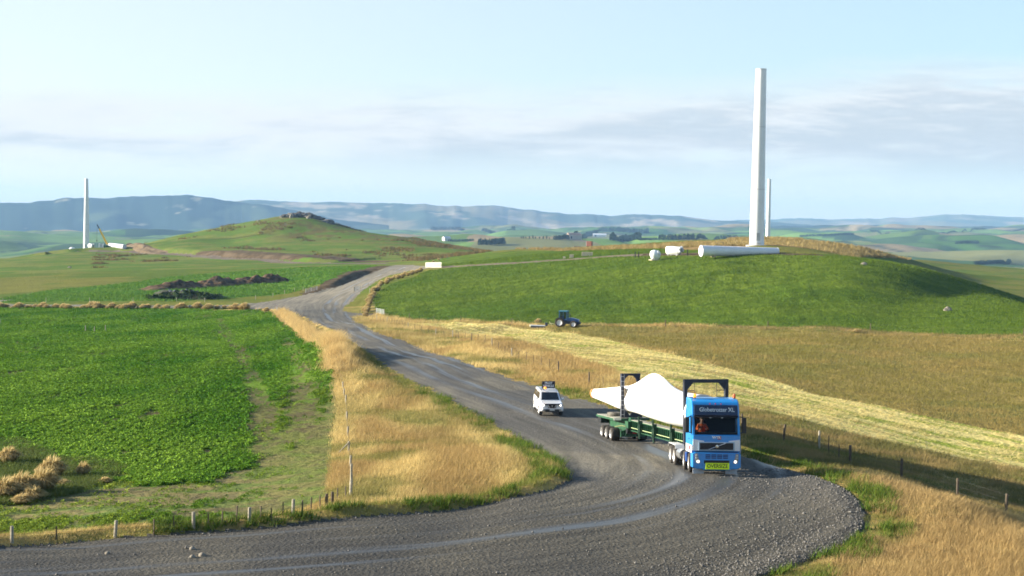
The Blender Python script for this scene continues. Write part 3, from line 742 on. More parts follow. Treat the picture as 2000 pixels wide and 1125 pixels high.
b = at_D(178.5, 884); nacelle('white nacelle on blocks between the left tower and the crane', T(b) @ RZ(R(50)), .8)

b = at_D(1279, 362)
t = thing('rotor_hub', 'white rotor hub tipped on its side at the end of the hill track', 'rotor hub', T(b) @ RZ(R(25)) @ SC(.78))
Mh = T((0, 0, 1.75)) @ RZ(R(200)) @ RY(R(62))
MB().lathe([(1.45, -1.1), (1.62, -.5), (1.6, .3), (1.35, 1.0), (.85, 1.55), (.3, 1.8)], 28, Mh).build('spinner', white_b, t, True)
MB().lathe([(1.35, -1.14), (1.05, -1.16), (1.05, -.6)], 28, Mh, True).build('hub_opening', plain('hub_inside', (.20, .13, .09), .8), t, True)
for a in (0, 120, 240):
    q = Mh @ RZ(R(a)) @ T((1.3, 0, 0)) @ RY(math.pi / 2); MB().lathe([(.85, 0), (.85, .45), (.62, .45), (.62, .1)], 20, q).build('blade_root_ring', plain('root_grey', (.6, .6, .62), .5), t, True)
MB().box((-.2, 0, .12), (3.0, 2.2, .24), ch=.04).build('pallet', plain('pale_timber', (.62, .53, .38), .8), t)

# crane at the left tower
b = at_D(207, 880)
t = thing('mobile_crane', 'mobile crane with a yellow boom raised beside the far left tower', 'crane', T(b))
yel = plain('crane_yellow', (.85, .52, .03), .45); grn = plain('crane_green', (.04, .22, .09), .45)
MB().box((0, 0, 1.0), (6.5, 2.6, 1.1), ch=.15).build('carrier', grn, t)
MB().box((-2.5, 0, 2.1), (1.5, 2.2, 1.4), ch=.2).build('cab', grn, t)
MB().box((1.6, 0, 2.2), (2.2, 2.3, 1.2), ch=.15).build('counterweight', yel, t)
e = Vector((-5.6, 0, 14.2)); s0 = Vector((.6, 0, 2.4)); mid = s0 + (e - s0) * .78
MB().tube(s0, mid, .80, .58, 4).build('boom', yel, t)
MB().tube(mid, e, .36, .30, 4).build('boom_tip', dark_st, t)
m = MB().tube(e, e + Vector((-.05, 0, -9.5)), .06, .06, 5); m.box(e + Vector((-.05, 0, -10)), (.5, .3, .9)); m.build('hook_line', dark_st, t)
for x in (-2.4, -1.0, 1.0, 2.4):
    for y in (-1.2, 1.2): MB().tube((x, y - .2, .55), (x, y + .2, .55), .55, .55, 14).build('wheel', plain('tyre_rubber', (.02, .02, .022), .85), t)
b = at_D(197.5, 878)
t = thing('site_container', 'white site container in front of the yellow crane', 'container', T(b) @ RZ(.2)); MB().box((0, 0, 1.3), (2.9, 2.4, 2.4), ch=.05).build('shell', white_b, t); MB().box((0, -1.22, 1.25), (1.0, .05, 1.9)).build('door', plain('door_grey', (.45, .46, .47), .5), t)
b = at_D(141, 886)
t = thing('covered_load', 'low white sheeted load left of the far left tower', 'covered load', T(b)); m = MB(); m.bm(rock_mesh(1.9, 1.2, 1.3, 5, 3, .2), T((0, 0, .5))); m.build('sheet', white_b, t, True); MB().box((0, 0, .12), (3.4, 2, .24)).build('pallet', plain('timber', (.33, .24, .14), .8), t)

# crates and boxes on the green hill
def crate(label, u, D, sx, sy, sz, n, colr, group=None):
    b = at_D(u, D); t = thing('timber_crate', label, 'crate', T(b) @ RZ(R(-4)), group)
    mt = plain('crate_%02d%02d%02d' % tuple(int(c * 99) for c in colr), colr, .8, var=.3, scale=6)
    for k in range(n): MB().box(((k - (n - 1) / 2) * sx / n, 0, sz / 2 + .12), (sx / n - .08, sy, sz), ch=.03).build('panel', mt, t)
    for x in (-sx * .4, 0, sx * .4): MB().box((x, 0, .06), (.16, sy, .12)).build('bearer', plain('timber', (.33, .24, .14), .8), t); return t
crate('long stack of pale timber crates beside the hill track', 1147, 412, 3.3, 1.4, 1.15, 4, (.62, .52, .38))
crate('single square timber crate left of the long crate stack on the hill', 1116.5, 415, 1.3, 1.2, .95, 1, (.60, .50, .36))
crate('tiny pale crate, leftmost on the edge of the hill track', 1102, 417, .75, .7, .5, 1, (.66, .58, .44))
b = at_D(1150, 585)
t = thing('shipping_container', 'small red-brown container with a white end on the hill skyline', 'container', T(b) @ RZ(R(-18))); MB().box((.3, 0, 1.2), (2.2, 2.0, 2.0), ch=.04).build('shell', plain('container_red', (.26, .09, .06), .6), t); MB().box((-.84, 0, 1.2), (.08, 1.9, 1.9)).build('end_door', white_b, t); MB().box((.3, 0, .1), (2.2, 1.6, .2)).build('skid', dark_st, t)
b = at_D(1127, 590)
t = thing('water_trough', 'low pale trough left of the red container on the skyline', 'trough', T(b)); MB().box((0, 0, .55), (3.0, .9, .12)).build('rim', conc, t); MB().box((0, 0, .27), (2.8, .8, .5)).build('basin', conc, t)

# ------------------------------------------------------------------ rocks, heaps
stone = plain('lichen_rock', (.125, .118, .108), .95, var=.55, scale=.9, bumpy=.25)
pale_stone = plain('pale_rock', (.27, .24, .19), .95, var=.5, scale=1.2, bumpy=.2)
b = at_D(586, 957); t = thing('rock_outcrop', 'dark craggy rock outcrop crowning the hilltop', 'rocks', T(b))
m = MB(); rr = random.Random(4)
for k, (du, h) in enumerate([(-30, 2.6), (-25, 3.0), (-17, 4.2), (-9, 4.6), (-2, 4.9), (6, 4.4), (13, 4.6), (18, 5.2), (24, 3.9), (30, 2.9), (37, 2.0)]):
    x = du / FPX * 957; dz = G(b.x + x, b.y - 2) - b.z
    m.bm(rock_mesh(3.1 + rr.random() * 1.8, 3 + rr.random() * 2, h * .66, 40 + k, 3, .5), T((x, rr.uniform(-3, 3), dz + .3)) @ RZ(rr.random() * 6))
m.build('crag', stone, t, True, auto=25)
for k, (u, D, rx, rz, lab, mt) in enumerate([(603, 948, 1.5, 2.6, 'pale upright boulder just below the middle of the rock outcrop', pale_stone), (640, 950, 4.6, 2.7, 'broad sloping slab at the right foot of the rock outcrop', stone), (568, 950, 1.2, 2.7, 'tall pale boulder below the left end of the rock outcrop', pale_stone), (505, 955, 1.3, .9, 'small white boulder on the left shoulder of the rocky hill', pale_stone), (1851, 270, .8, .8, 'lone grey boulder low on the green hill at the right', pale_stone), (1688, 322, .7, .6, 'pale boulder high on the right shoulder of the green hill', pale_stone), (136, 620, .9, .7, 'single pale boulder on the bare slope below the left tower', pale_stone)]):
    b = at_D(u, D); o = MB().bm(rock_mesh(rx, rx * .8, rz, 70 + k, 3, .35), T((0, 0, 0))).build('boulder', mt, None, True, auto=25); o.matrix_world = T(b); tag(o, lab, 'boulder', 'boulders on the hills')

def heap(name, label, cat, pts, width, heights, mat, seed, lump):
    """a long dumped ridge of soil following points on the ground"""
    pts = [Vector(p) for p in pts]; base = pts[0].copy(); n = 150; m_ = 34
    L_ = np.linspace(0, 1, n); idx = np.linspace(0, 1, len(pts))
    cx = np.interp(L_, idx, [p.x for p in pts]); cy = np.interp(L_, idx, [p.y for p in pts]); hh = np.interp(L_, np.linspace(0, 1, len(heights)), heights)
    dx = np.gradient(cx); dy = np.gradient(cy); l = np.hypot(dx, dy); nx, ny = -dy / l, dx / l
    s = np.linspace(-1, 1, m_); X = cx[:, None] + nx[:, None] * s * width; Y = cy[:, None] + ny[:, None] * s * width
    prof = np.clip(1 - np.abs(s) ** 1.5, 0, 1)[None] * np.clip(np.sin(np.pi * L_) * 4, 0, 1)[:, None] ** .7
    lum = np.abs(fbm(X / lump, Y / lump, seed, 3) - .5) * 2; l2 = fbm(X / (lump * .28), Y / (lump * .28), seed + 3, 3)
    Z = Hz(X, Y) + prof * hh[:, None] * (.45 + 1.0 * lum + .45 * l2) - .15
    V = np.stack([X - base.x, Y - base.y, Z - base.z], -1).reshape(-1, 3); ii = np.arange(n * m_).reshape(n, m_)
    F = np.stack([ii[:-1, :-1], ii[:-1, 1:], ii[1:, 1:], ii[1:, :-1]], -1).reshape(-1, 4)
    o = mesh_np(name, V, F, mat); o.location = base; tag(o, label, cat); return o
soil = plain('dumped_soil', (.15, .098, .058), 1.0, var=.6, scale=.55, bumpy=.6, spec=.1)
heap('soil_heap', 'long brown heap of dumped soil in the green paddock on the left', 'soil heap', [at_D(274, 428), at_D(350, 436), at_D(430, 444), at_D(500, 452), at_D(562, 458)], 5.0, [1.3, 1.9, 2.2, 2.0, 2.7, 2.4, 3.1, 3.6, 2.2], soil, 7, 6.0)
heap('soil_heap', 'raw earth bank pushed up beside the left tower site', 'soil heap', [at_D(243, 905), at_D(262, 890), at_D(285, 850), at_D(320, 822)], 5, [1.8, 2.2, 1.5, .8], plain('raw_bank', (.20, .145, .085), 1.0, var=.4, scale=.5, spec=.1), 17, 9.0)

# farm buildings far out in the valley
def shed(name, label, u, v, sx, sy, sz, wall, roofc, near=1200, turn=0):
    h = hit(u, v, Hz, near); t = thing(name, label, 'building', T(h) @ RZ(R(turn)))
    MB().box((0, 0, sz / 2), (sx, sy, sz)).build('wall', plain('wall_' + wall[0], wall[1], .8), t)
    MB().prism([(-sy / 2 - .6, sz), (0, sz + sy * .3), (sy / 2 + .6, sz)], -sx / 2 - .5, sx / 2 + .5).build('roof', plain('roof_' + roofc[0], roofc[1], .6), t)
    for k in range(3): MB().box((-sx / 3 + k * sx / 3, -sy / 2 - .06, sz * .5), (sx / 8, .1, sz * .5)).build('window', plain('dark_pane', (.03, .035, .04), .2), t); return t
Wh = ('pale', (.72, .71, .69))
shed('farm_shed', 'long white farm shed beside the valley shelterbelt', 1171, 462.5, 40, 14, 6, Wh, ('white', (.75, .75, .75)), 2000, 4)
shed('farm_house', 'pale stone farmhouse below the valley trees, left of the long shed', 1121, 468, 22, 14, 7, ('tan', (.5, .42, .33)), ('brown', (.3, .22, .17)), 2000, 20)
shed('farm_house', 'small white house behind the right foot of the rocky hill', 872, 470.5, 12, 10, 5, Wh, ('pale', (.7, .68, .66)), 1900, 30)
shed('farm_shed', 'white hut on the grassland behind the lying tower section', 1431, 468.5, 9, 6, 2.6, Wh, ('white', (.75, .75, .75)), 900, 0)

# ------------------------------------------------------------------ trees in the valley
leaf_m, lt, lb = new_mat('far_foliage')
lt.links.new(N('ShaderNodeVertexColor', lt, layer_name='Col').outputs[0], lb.inputs['Base Color']); lb.inputs['Roughness'].default_value = .9; lb.inputs['Specular IOR Level'].default_value = .1
def crown_np(cx, cy, cz, r, h, n, rng, conif=.6):
    """leaf clumps spread through a crown volume; returns quads"""
    t = rng.random(n); a = rng.random(n) * 2 * np.pi; rad = r * np.sqrt(rng.random(n)) * np.where(rng.random(n) < conif, (1 - t) * 1.05 + .1, np.sqrt(np.clip(1 - (2 * t - 1) ** 2, 0.05, 1)))
    px = cx + rad * np.cos(a); py = cy + rad * np.sin(a); pz = cz + h * (.1 + .9 * t)
    s = r * (.22 + .25 * rng.random(n)); d1 = rng.normal(size=(n, 3)); d1 /= np.linalg.norm(d1, axis=1)[:, None]; d2 = np.cross(d1, rng.normal(size=(n, 3))); d2 /= np.linalg.norm(d2, axis=1)[:, None]
    c = np.stack([px, py, pz], -1); s = s[:, None]
    q = np.stack([c - d1 * s, c + d2 * s * .7, c + d1 * s, c - d2 * s * .7], 1)
    return q
def belt(label, line, hpx, near, group='shelterbelts in the valley', name='shelterbelt', gap=.55, rows=2, seed=0, dark=1.0):
    pts = [hit(u, v, Hz, near) for u, v in line]; rng = np.random.default_rng(seed); out_ = []; org = Vector(pts[0])
    for a, b_ in zip(pts[:-1], pts[1:]):
        L_ = np.hypot(b_[0] - a[0], b_[1] - a[1]); Dm = (a[1] + b_[1]) / 2; H_ = hpx / FPX * Dm; r_ = H_ * .30
        n = min(90, max(2, int(L_ / (r_ * 1.1))))
        for k in range(n):
            for w_ in range(rows):
                if rng.random() < .06: continue
                f = (k + rng.random() * .8) / n; x = a[0] + (b_[0] - a[0]) * f + rng.normal() * r_ * .3; y = a[1] + (b_[1] - a[1]) * f + w_ * r_ * 1.8
                h = H_ * rng.uniform(.72, 1.08); out_.append((crown_np(x, y, float(Hz(x, y)), r_ * rng.uniform(.8, 1.2), h, 34, rng), rng.uniform(.7, 1.2)))
    q = np.concatenate([o[0] for o in out_]); V = q.reshape(-1, 3) - np.array(org)
    c = np.repeat(np.array([o[1] for o in out_]), 34 * 4)[:, None] * np.array([.020, .040, .020]) * dark * rng.uniform(.7, 1.3, len(V))[:, None]
    o = mesh_np(name, V, np.arange(len(V)).reshape(-1, 4), leaf_m, cols=c, smooth_=False); o.location = org; tag(o, label, 'trees', group, 'stuff'); return o
belt('dark line of conifers along the foot of the range behind the rocky hill', [(842, 450), (900, 450.5), (1006, 451)], 7, 2200, seed=1)
belt('long dark block of pines left of the tower, highest in the valley', [(1170, 453), (1220, 453.5), (1268, 455)], 9, 2200, seed=2, rows=3)
belt('dense block of pines in the valley just behind the hill fence', [(934, 479), (962, 478.5), (986, 477)], 12, 2000, seed=3, rows=3)
belt('low row of bushes beside the white house in the valley', [(875, 472), (900, 472), (926, 471)], 5, 2000, seed=4)
belt('straggling trees around the farmhouse', [(1082, 469), (1100, 468), (1118, 466.5)], 9, 2000, seed=5)
belt('tree belt rising from the farmhouse to the long white shed', [(1124, 466), (1145, 463), (1166, 458.5)], 10, 2000, seed=6, rows=3)
belt('square wood of pines right of the long white shed', [(1196, 471), (1222, 470.5), (1250, 469.5)], 13, 2000, seed=7, rows=3)
belt('low scrub between the two pine woods', [(1250, 470), (1272, 469.5), (1286, 468.5)], 5, 2000, seed=8)
belt('pine wood nearest to the tall tower', [(1288, 470), (1320, 469), (1358, 468)], 11, 2000, seed=9, rows=3)
belt('pine wood running behind the tall tower', [(1362, 469), (1400, 468.5), (1440, 468)], 8, 2000, seed=10, rows=2)
belt('thin tree line on the right behind the golden crest', [(1562, 463), (1590, 461.5), (1630, 460), (1668, 459)], 4, 2000, seed=11)
belt('two dark clumps of trees in the right-hand paddocks', [(1868, 477), (1890, 476), (1912, 476)], 6, 2000, seed=12, rows=2)
belt('wedge of dark wood low on the right-hand slope', [(1905, 517), (1930, 516), (1955, 515), (1974, 513)], 7, 1500, seed=13, rows=4)
belt('faint wood at the foot of the right-hand range', [(1700, 451), (1800, 450), (1900, 449), (2000, 449)], 4, 2500, seed=14)
rng = np.random.default_rng(55)
for k, (u, v, hp) in enumerate([(1018, 467, 5), (1022, 467, 6), (1027, 467, 4.5), (1034, 467.5, 6), (1041, 467, 6.5), (1046, 467.5, 5), (1054, 467.5, 5.5), (1061, 467.5, 6), (1068, 467.5, 7), (1073, 468, 4)]):
    h = hit(u, v, Hz, 2000); Hh = hp / FPX * h[1]
    q = crown_np(0, 0, Hh * .15, Hh * .34, Hh * .9, 60, rng, .3); V = q.reshape(-1, 3)
    t = thing('valley_tree', 'one of the small round trees in the spaced row left of the farmhouse', 'tree', T(h), 'spaced row of trees in the valley')
    mesh_np('crown', V, np.arange(len(V)).reshape(-1, 4), leaf_m, t, cols=np.array([.022, .045, .020]) * rng.uniform(.7, 1.3, len(V))[:, None], smooth_=False)
    MB().tube((0, 0, -.5), (0, 0, Hh * .4), Hh * .035, Hh * .02, 6).build('trunk', plain('bark', (.09, .07, .05), .9), t)

# ------------------------------------------------------------------ fences and gates
wood_l = plain('weathered_post', (.36, .32, .24), .9, var=.3, scale=8)
wood_d = plain('dark_batten', (.10, .075, .05), .9, var=.3, scale=8)
wire_m = plain('fence_wire', (.07, .066, .06), .7, metal=.2)
post_me = MB().lathe([(.07, -.4), (.07, 1.12), (.06, 1.2), (.0, 1.22)], 8).build('post', wood_l, None, True); proto_post = post_me
bat_me = MB().box((0, 0, .45), (.045, .045, 1.3)).build('batten', wood_d)
dpost_me = MB().lathe([(.075, -.4), (.075, 1.12), (.065, 1.18), (.0, 1.2)], 8).build('post', wood_d, None, True)
_fence_first = {'p': post_me, 'b': bat_me, 'd': dpost_me}; _used = set()
def put_part(key, parent, loc, rz, s=1.0, tilt=(0, 0)):
    src = _fence_first[key]
    if key in _used: o = src.copy(); COL.objects.link(o)
    else: o = src; _used.add(key)
    o.parent = parent; o.location = loc; o.rotation_euler = (tilt[0], tilt[1], rz); o.scale = (1, 1, s); return o
def fence(label, pts, spec, wires=3, hgt=1.05, batten_gap=0, group='wire stock fences', post_gap=0, name='wire_fence', sc=1.0):
    """pts: ground points; spec: one letter per point (p pale post, d dark post, b batten, . bend only)"""
    pts = [Vector(p) for p in pts]; base = pts[0].copy(); rr = random.Random(len(label))
    t = thing(name, label, 'fence', T(base), group); line = []
    for i, p in enumerate(pts):
        k = spec[i % len(spec)] if len(spec) > 1 else spec
        if k in 'pdb': put_part(k, t, p - base, rr.random() * 6, sc * rr.uniform(.9, 1.06), (rr.gauss(0, .03), rr.gauss(0, .03)))
        line.append(p - base)
        if i + 1 < len(pts):
            d = pts[i + 1] - p; L_ = d.xy.length
            g = batten_gap or post_gap
            if g:
                n = int(L_ / g)
                for j in range(1, n):
                    q = p + d * (j / n); q.z = G(q.x, q.y); line.append(q - base)
                    put_part('b' if batten_gap else 'p', t, q - base, rr.random() * 6, sc * rr.uniform(.85, 1.08), (rr.gauss(0, .04), rr.gauss(0, .04)))
    for w_ in range(wires):
        h = hgt * (w_ + 1) / wires - .03
        MB().path([q + Vector((0, 0, h)) for q in line], .004, 4).build('wire', wire_m, t)
    return t
F1 = [(703,616),(736,626),(756,631),(797,642.5),(851,656),(884,660.5),(921,666),(961,676),(1000,697),(1091,727)]
fence('long fence of pale posts and dark battens along the right side of the road', [on_ground(*p) for p in F1], 'dpppppdppd', batten_gap=4.4)
F1b = [(1150,750),(1240,779),(1330,806),(1450,840),(1530,860),(1600,877),(1660,907),(1760,938)]
fence('sagging fence with one white post in the low ground right of the truck', [on_ground(*p) for p in F1b] + [at_D(1870, 77.5), at_D(1965, 74.0), at_D(2080, 70.5)], 'dddddpddddd', batten_gap=3.2)
F2 = [(685,966),(686.5,950),(686,932),(684,914),(681,883),(679,852),(677.5,823),(675,789),(672,775),(670,760),(656,708),(620,670),(590,640),(545,607)]
t = fence('fence running straight away up the dry grass triangle left of the road', [on_ground(*p) for p in F2], 'ppppppppppdddd', sc=.62, hgt=.62)
a = on_ground(681, 883); MB().tube((-.6, -.3, 0), (0, 0, .6), .04, .04, 8).build('brace', wood_l, t).location = a - Vector(t.location)
F3 = [(685,967),(675,973),(659,979),(649,988),(637,990),(625,991),(607.5,996),(590,1005),(572,1005),(552.5,1008),(530,1017),(509,1014),(487,1020),(462,1017),(434,1027),(406,1029),(378,1032),(340,1036),(300,1042),(225,1048),(110,1054),(23,1060),(-60,1064)]
fence('low fence along the road edge at the bottom left', [on_ground(*p) for p in F3], 'pbbddbbbpbbbpbbbpbbpbpb', hgt=.5, sc=.55)
F4 = [(-60,591),(5,590),(90,590),(175,590),(260,589),(345,589),(400,590),(499,585),(533,580),(556,574),(575,569.5),(592,568)]
fence('fence of pale posts along the far side of the farm track on the left', [on_ground(*p) for p in F4], 'p')
F5 = [(692,569),(706,565.5),(719,561),(722,572),(728,586),(735,611)]
fence('short fence with rails at the foot of the green hill beside the junction', [on_ground(*p) for p in F5], 'p')
F6 = [(735,612),(800,622),(900,628.5),(1000,632.5),(1130,636.5),(1300,638),(1500,640),(1700,645),(2000,656),(2060,660)]
fence('thin fence at the foot of the green hill behind the blue tractor', [on_ground(*p) for p in F6], 'd', batten_gap=11, wires=2)
F7 = [(167,648),(184,651),(206,648)]
fence('three pale posts fencing a small dry patch in the green crop', [on_ground(*p) for p in F7], 'p', wires=1, name='post_enclosure')
b = on_ground(0, 634); t = thing('fence_post', 'single pale post at the left edge of the green crop', 'post', T(b)); put_part('p', t, (0, 0, 0), 0)
def gate(label, a, b_, mat, h=1.1, bars=5, infill=False):
    a, b_ = Vector(a), Vector(b_); d = b_ - a; L_ = d.xy.length; t = thing('field_gate', label, 'gate', T(a) @ RZ(math.atan2(d.y, d.x)))
    z1 = b_.z - a.z; sh = Matrix(((1, 0, 0, 0), (0, 1, 0, 0), (z1 / L_, 0, 1, 0), (0, 0, 0, 1)))
    m = MB()
    for x in (.05, L_ * .5, L_ - .05): m.add(*_bx((x, 0, h / 2 + .15), (.09, .06, h)), M_=sh)
    m.build('gate_frame', mat, t)
    for k in range(bars): MB().add(*_bx((L_ / 2, 0, .2 + k * (h - .1) / (bars - 1)), (L_, .05, .07 if not infill else h / bars * .48)), M_=sh).build('bar', mat, t)
    for x in (-.15, L_ + .15): put_part('p', t, (x, 0, z1 * x / L_), 0, 1.15)
    return t
def _bx(c, d):
    x, y, z = (q / 2 for q in d)
    return [(c[0] + i * x, c[1] + j * y, c[2] + k * z) for i in (-1, 1) for j in (-1, 1) for k in (-1, 1)], [(0,1,3,2),(4,6,7,5),(0,4,5,1),(2,3,7,6),(0,2,6,4),(1,5,7,3)]
galv = plain('galvanised', (.42, .44, .45), .5, metal=.3)
gate('grey farm gate left of the upper road', on_ground(597, 572.5), on_ground(619, 567.5), galv)
gate('short grey gate across the verge right of the junction', on_ground(692, 569), on_ground(702, 567), galv)
gate('grey gate into the green hill at the head of the long fence', on_ground(735, 612.5), on_ground(750, 615.5), galv)
gate('white barrier gate across the track onto the green hill', on_ground(831, 522.5), on_ground(862, 523), plain('barrier_white', (.80, .78, .68), .6), 1.5, 5, True)
b = on_ground(361, 602.5); t = thing('water_trough', 'pale wooden trough frame beside the tussocks along the farm track', 'trough', T(b)); MB().box((.3, 0, .45), (2.2, .1, .12)).build('rail', wood_l, t); MB().box((1.25, 0, .45), (.35, .5, .95), ch=.03).build('end_box', wood_l, t)
for x in (-.7, -.1): MB().box((x, 0, .45), (.1, .1, .9)).build('post', wood_l, t)
b = on_ground(540.5, 604); t = thing('marker_post', 'white marker post at the mouth of the farm track', 'post', T(b)); MB().box((0, 0, .5), (.22, .08, 1.0), ch=.02).build('board', white_b, t); MB().box((0, -.05, .8), (.2, .02, .15)).build('reflector', plain('red_band', (.45, .03, .02), .5), t)
for k, (u, D, lab) in enumerate([(1240.5, 372, 'left one of two dark stakes beside the rotor hub'), (1247.5, 372, 'right one of two dark stakes beside the rotor hub'), (1343, 366, 'dark stake between the nacelle and the lying tower section')]):
    b = at_D(u, D); t = thing('stake', lab, 'stake', T(b), 'dark stakes on the crane pad'); MB().box((0, 0, .75), (.22, .22, 1.5)).build('shaft', dark_st, t); MB().box((0, 0, 1.55), (.4, .3, .1)).build('cap', dark_st, t)

# ------------------------------------------------------------------ vegetation
def foliage(name, rough=.8, transl=.25):
    m, t, b = new_mat(name); c = N('ShaderNodeVertexColor', t, layer_name='Col').outputs[0]
    t.links.new(c, b.inputs['Base Color']); b.inputs['Roughness'].default_value = rough; b.inputs['Specular IOR Level'].default_value = .06
    tr = N('ShaderNodeBsdfTranslucent', t); t.links.new(c, tr.inputs[0]); mx = N('ShaderNodeMixShader', t); mx.inputs[0].default_value = transl
    o = [n for n in t.nodes if n.type == 'OUTPUT_MATERIAL'][0]; t.links.new(b.outputs[0], mx.inputs[1]); t.links.new(tr.outputs[0], mx.inputs[2]); t.links.new(mx.outputs[0], o.inputs[0])
    return m
grass_m = foliage('grass_blades'); tus_m = foliage('tussock_blades', .9, .42); leaf2 = foliage('crop_leaves', .55, .2)
rng = np.random.default_rng(11)
def scatter(n, u0, u1, y0, y1):
    u = rng.uniform(u0, u1, n); y = np.exp(rng.uniform(np.log(y0), np.log(y1), n)); return (u - 1000) / FPX * y, y
def blades(name, label_kind, x, y, h, nb, spread, width, c0, c1, lean=(.25, 0), mat=None, flat=0.0, h_jit=.35, c_jit=.2, cols=None):
    """tufts of single-triangle blades"""
    n = len(x); z = Hz(x, y) - .02; N_ = n * nb
    bx = np.repeat(x, nb) + rng.normal(size=N_) * np.repeat(np.broadcast_to(spread, n), nb); by = np.repeat(y, nb) + rng.normal(size=N_) * np.repeat(np.broadcast_to(spread, n), nb); bz = np.repeat(z, nb)
    hh = np.repeat(np.broadcast_to(h, n), nb) * rng.uniform(1 - h_jit, 1 + h_jit, N_); w_ = np.repeat(np.broadcast_to(width, n), nb) * rng.uniform(.7, 1.3, N_)
    a = rng.uniform(0, np.pi, N_); lx = rng.normal(size=N_) * .42 + lean[0]; ly = rng.normal(size=N_) * .42 + lean[1]
    up = hh * (1 - flat)
    V = np.empty((N_, 3, 3), np.float32)
    V[:, 0] = np.stack([bx - np.cos(a) * w_, by - np.sin(a) * w_, bz], -1); V[:, 1] = np.stack([bx + np.cos(a) * w_, by + np.sin(a) * w_, bz], -1)
    V[:, 2] = np.stack([bx + lx * hh, by + ly * hh, bz + up], -1)
    if cols is None:
        k = np.repeat(rng.random(n), nb)[:, None]; c = np.array(c0) * (1 - k) + np.array(c1) * k
    else: c = np.repeat(cols, nb, 0)
    c = c * rng.uniform(1 - c_jit, 1 + c_jit, (N_, 1)); c = np.repeat(c, 3, 0)
    o = mesh_np(name, V.reshape(-1, 3), np.arange(N_ * 3).reshape(-1, 3), mat or grass_m, cols=c, smooth_=False); o['kind'] = 'stuff'; return o
# edges of the near road, for the green fringe
def edge_green(x, y):
    dl, _, sl = seg_dist(x, y, ROAD_L); dr, _, sr = seg_dist(x, y, ROAD_R); return np.minimum(dl, np.where(y < 150, dr, 99)), dl, dr
# dry grass on the verges
x, y = scatter(260000, -60, 2060, 46, 330); k = classify(x, y) == 8; x, y = x[k], y[k]
uu = x / y * FPX + 1000; d, dl, dr = edge_green(x, y)
patch = fbm(x / 2.6, y / 2.6, 301, 3); patch2 = fbm(x / 7, y / 7, 302, 3)
gm = np.clip(sst(-d, -3.4, -1.0) * sst(patch, .30, .5) + sst(patch2, .60, .70) * .7 + sst(y, 78, 120) * sst(fbm(x / 5, y / 16, 305, 3), .45, .65) * .3 * (uu < 900), 0, 1)
gm = np.where((uu > 1640) & (y < 75), sst(-dr, -2.6, -.9) * sst(patch, .32, .5), gm)
low = (uu > 1400) & (y > 74)                                          # darker olive-tan strip below the right bank
dryc = lerp3(C(.63,.48,.20), C(.38,.26,.105), sst(fbm(x / 3.0, y / 11, 303, 4), .36, .64) * .8 + rng.random(len(x)) * .2)
dryc = np.where(((uu > 1640) & (y < 76))[:, None], lerp3(C(.56,.42,.18), C(.40,.28,.12), sst(patch2, .35, .6)), dryc)
dryc = np.where(low[:, None], lerp3(C(.28,.21,.085), C(.16,.145,.05), sst(patch, .4, .6)), dryc)
cols = lerp3(dryc, lerp3(C(.075,.12,.018), C(.17,.19,.04), rng.random(len(x))), gm * .85)
hs = np.clip((y / 62) ** .35, 1, 1.8) * np.where(gm > .5, .34, .50) * np.where(uu < 645, .6, 1) * np.where(low, .75, 1)
hs = hs * (.35 + .65 * sst(d, .0, 1.1))
blades('dry_grass', None, x, y, hs * .62, 6, .14 * (y / 60) ** .7, .0085 * (y / 60) ** .8, None, None, (.18, .02), cols=cols)
# tall mixed weeds along the near road edges
x, y = scatter(60000, 300, 2000, 46, 130); k = classify(x, y) == 8; x, y = x[k], y[k]; d, dl, dr = edge_green(x, y); k = (d < 2.0) & (fbm(x / 1.4, y / 1.4, 310, 2) > .5) & (rng.random(len(x)) < .75); x, y = x[k], y[k]
blades('green_grass', None, x, y, .36 * (y / 60) ** .3, 8, .10, .02, (.055,.11,.014), (.14,.19,.03), (.12, 0))
# crop plants: broad leaves in loose rows
def bare_at(x, y):
    u = x / y * FPX + 1000; right = sst(u, 430, 610) * sst(-np.abs(y - 95), -70, 10)
    return sst(fbm(x / 2.2, y / 9, 41, 4) * .6 + fbm(x / .7, y / 1.5, 42, 2) * .4 + right * .15 - .02, .56, .68)
x, y = scatter(230000, -70, 680, 56, 372); rows_ = (x / .8 + y * .02); x = np.where(rng.random(len(x)) < .6, (np.round(rows_) - y * .02) * .8 + rng.normal(size=len(x)) * .13, x)
k = classify(x, y) == 2; x, y = x[k], y[k]; uu = x / y * FPX + 1000
right = sst(uu, 430, 610) * sst(-np.abs(y - 95), -70, 10)
near_thin = 1.0 * ~inpoly(x + (fbm(x / 2, y / 2, 45, 2) - .5) * 2.5, y + (fbm(x / 2, y / 2, 46, 2) - .5) * 5, KALE); tr_ = np.clip(sst(-seg_dist(x, y, TRAM)[0], -1.5, -.5) + sst(-seg_dist(x, y, TRAM2)[0], -1.7, -.4), 0, 1)
keep = (rng.random(len(x)) > np.clip(bare_at(x, y) * .95 + right * .25 + sst(fbm(x / 1.7, y / 3.4, 322, 3), .56, .68) * .6 + tr_ * .75 + near_thin * np.where((y < 64) & (uu < 420), .25, np.where(fbm(x / 1.6, y / 1.1, 47, 4) > .52, .72, .93)), 0, 1)); x, y, right, nth = x[keep], y[keep], right[keep], near_thin[keep]
n = len(x); nl = 7; NN = n * nl; s = np.clip((y / 64) ** .5, 1, 2.1) * .104 * (1 - .35 * right) * (1 - .3 * nth) * rng.uniform(.7, 1.25, n)
az_ = rng.uniform(0, 2 * np.pi, NN); elv = rng.uniform(.05, 1.1, NN); ln = np.repeat(s, nl) * rng.uniform(.7, 1.35, NN); z0 = np.repeat(Hz(x, y), nl) + np.repeat(s, nl) * rng.uniform(.2, 1.2, NN)
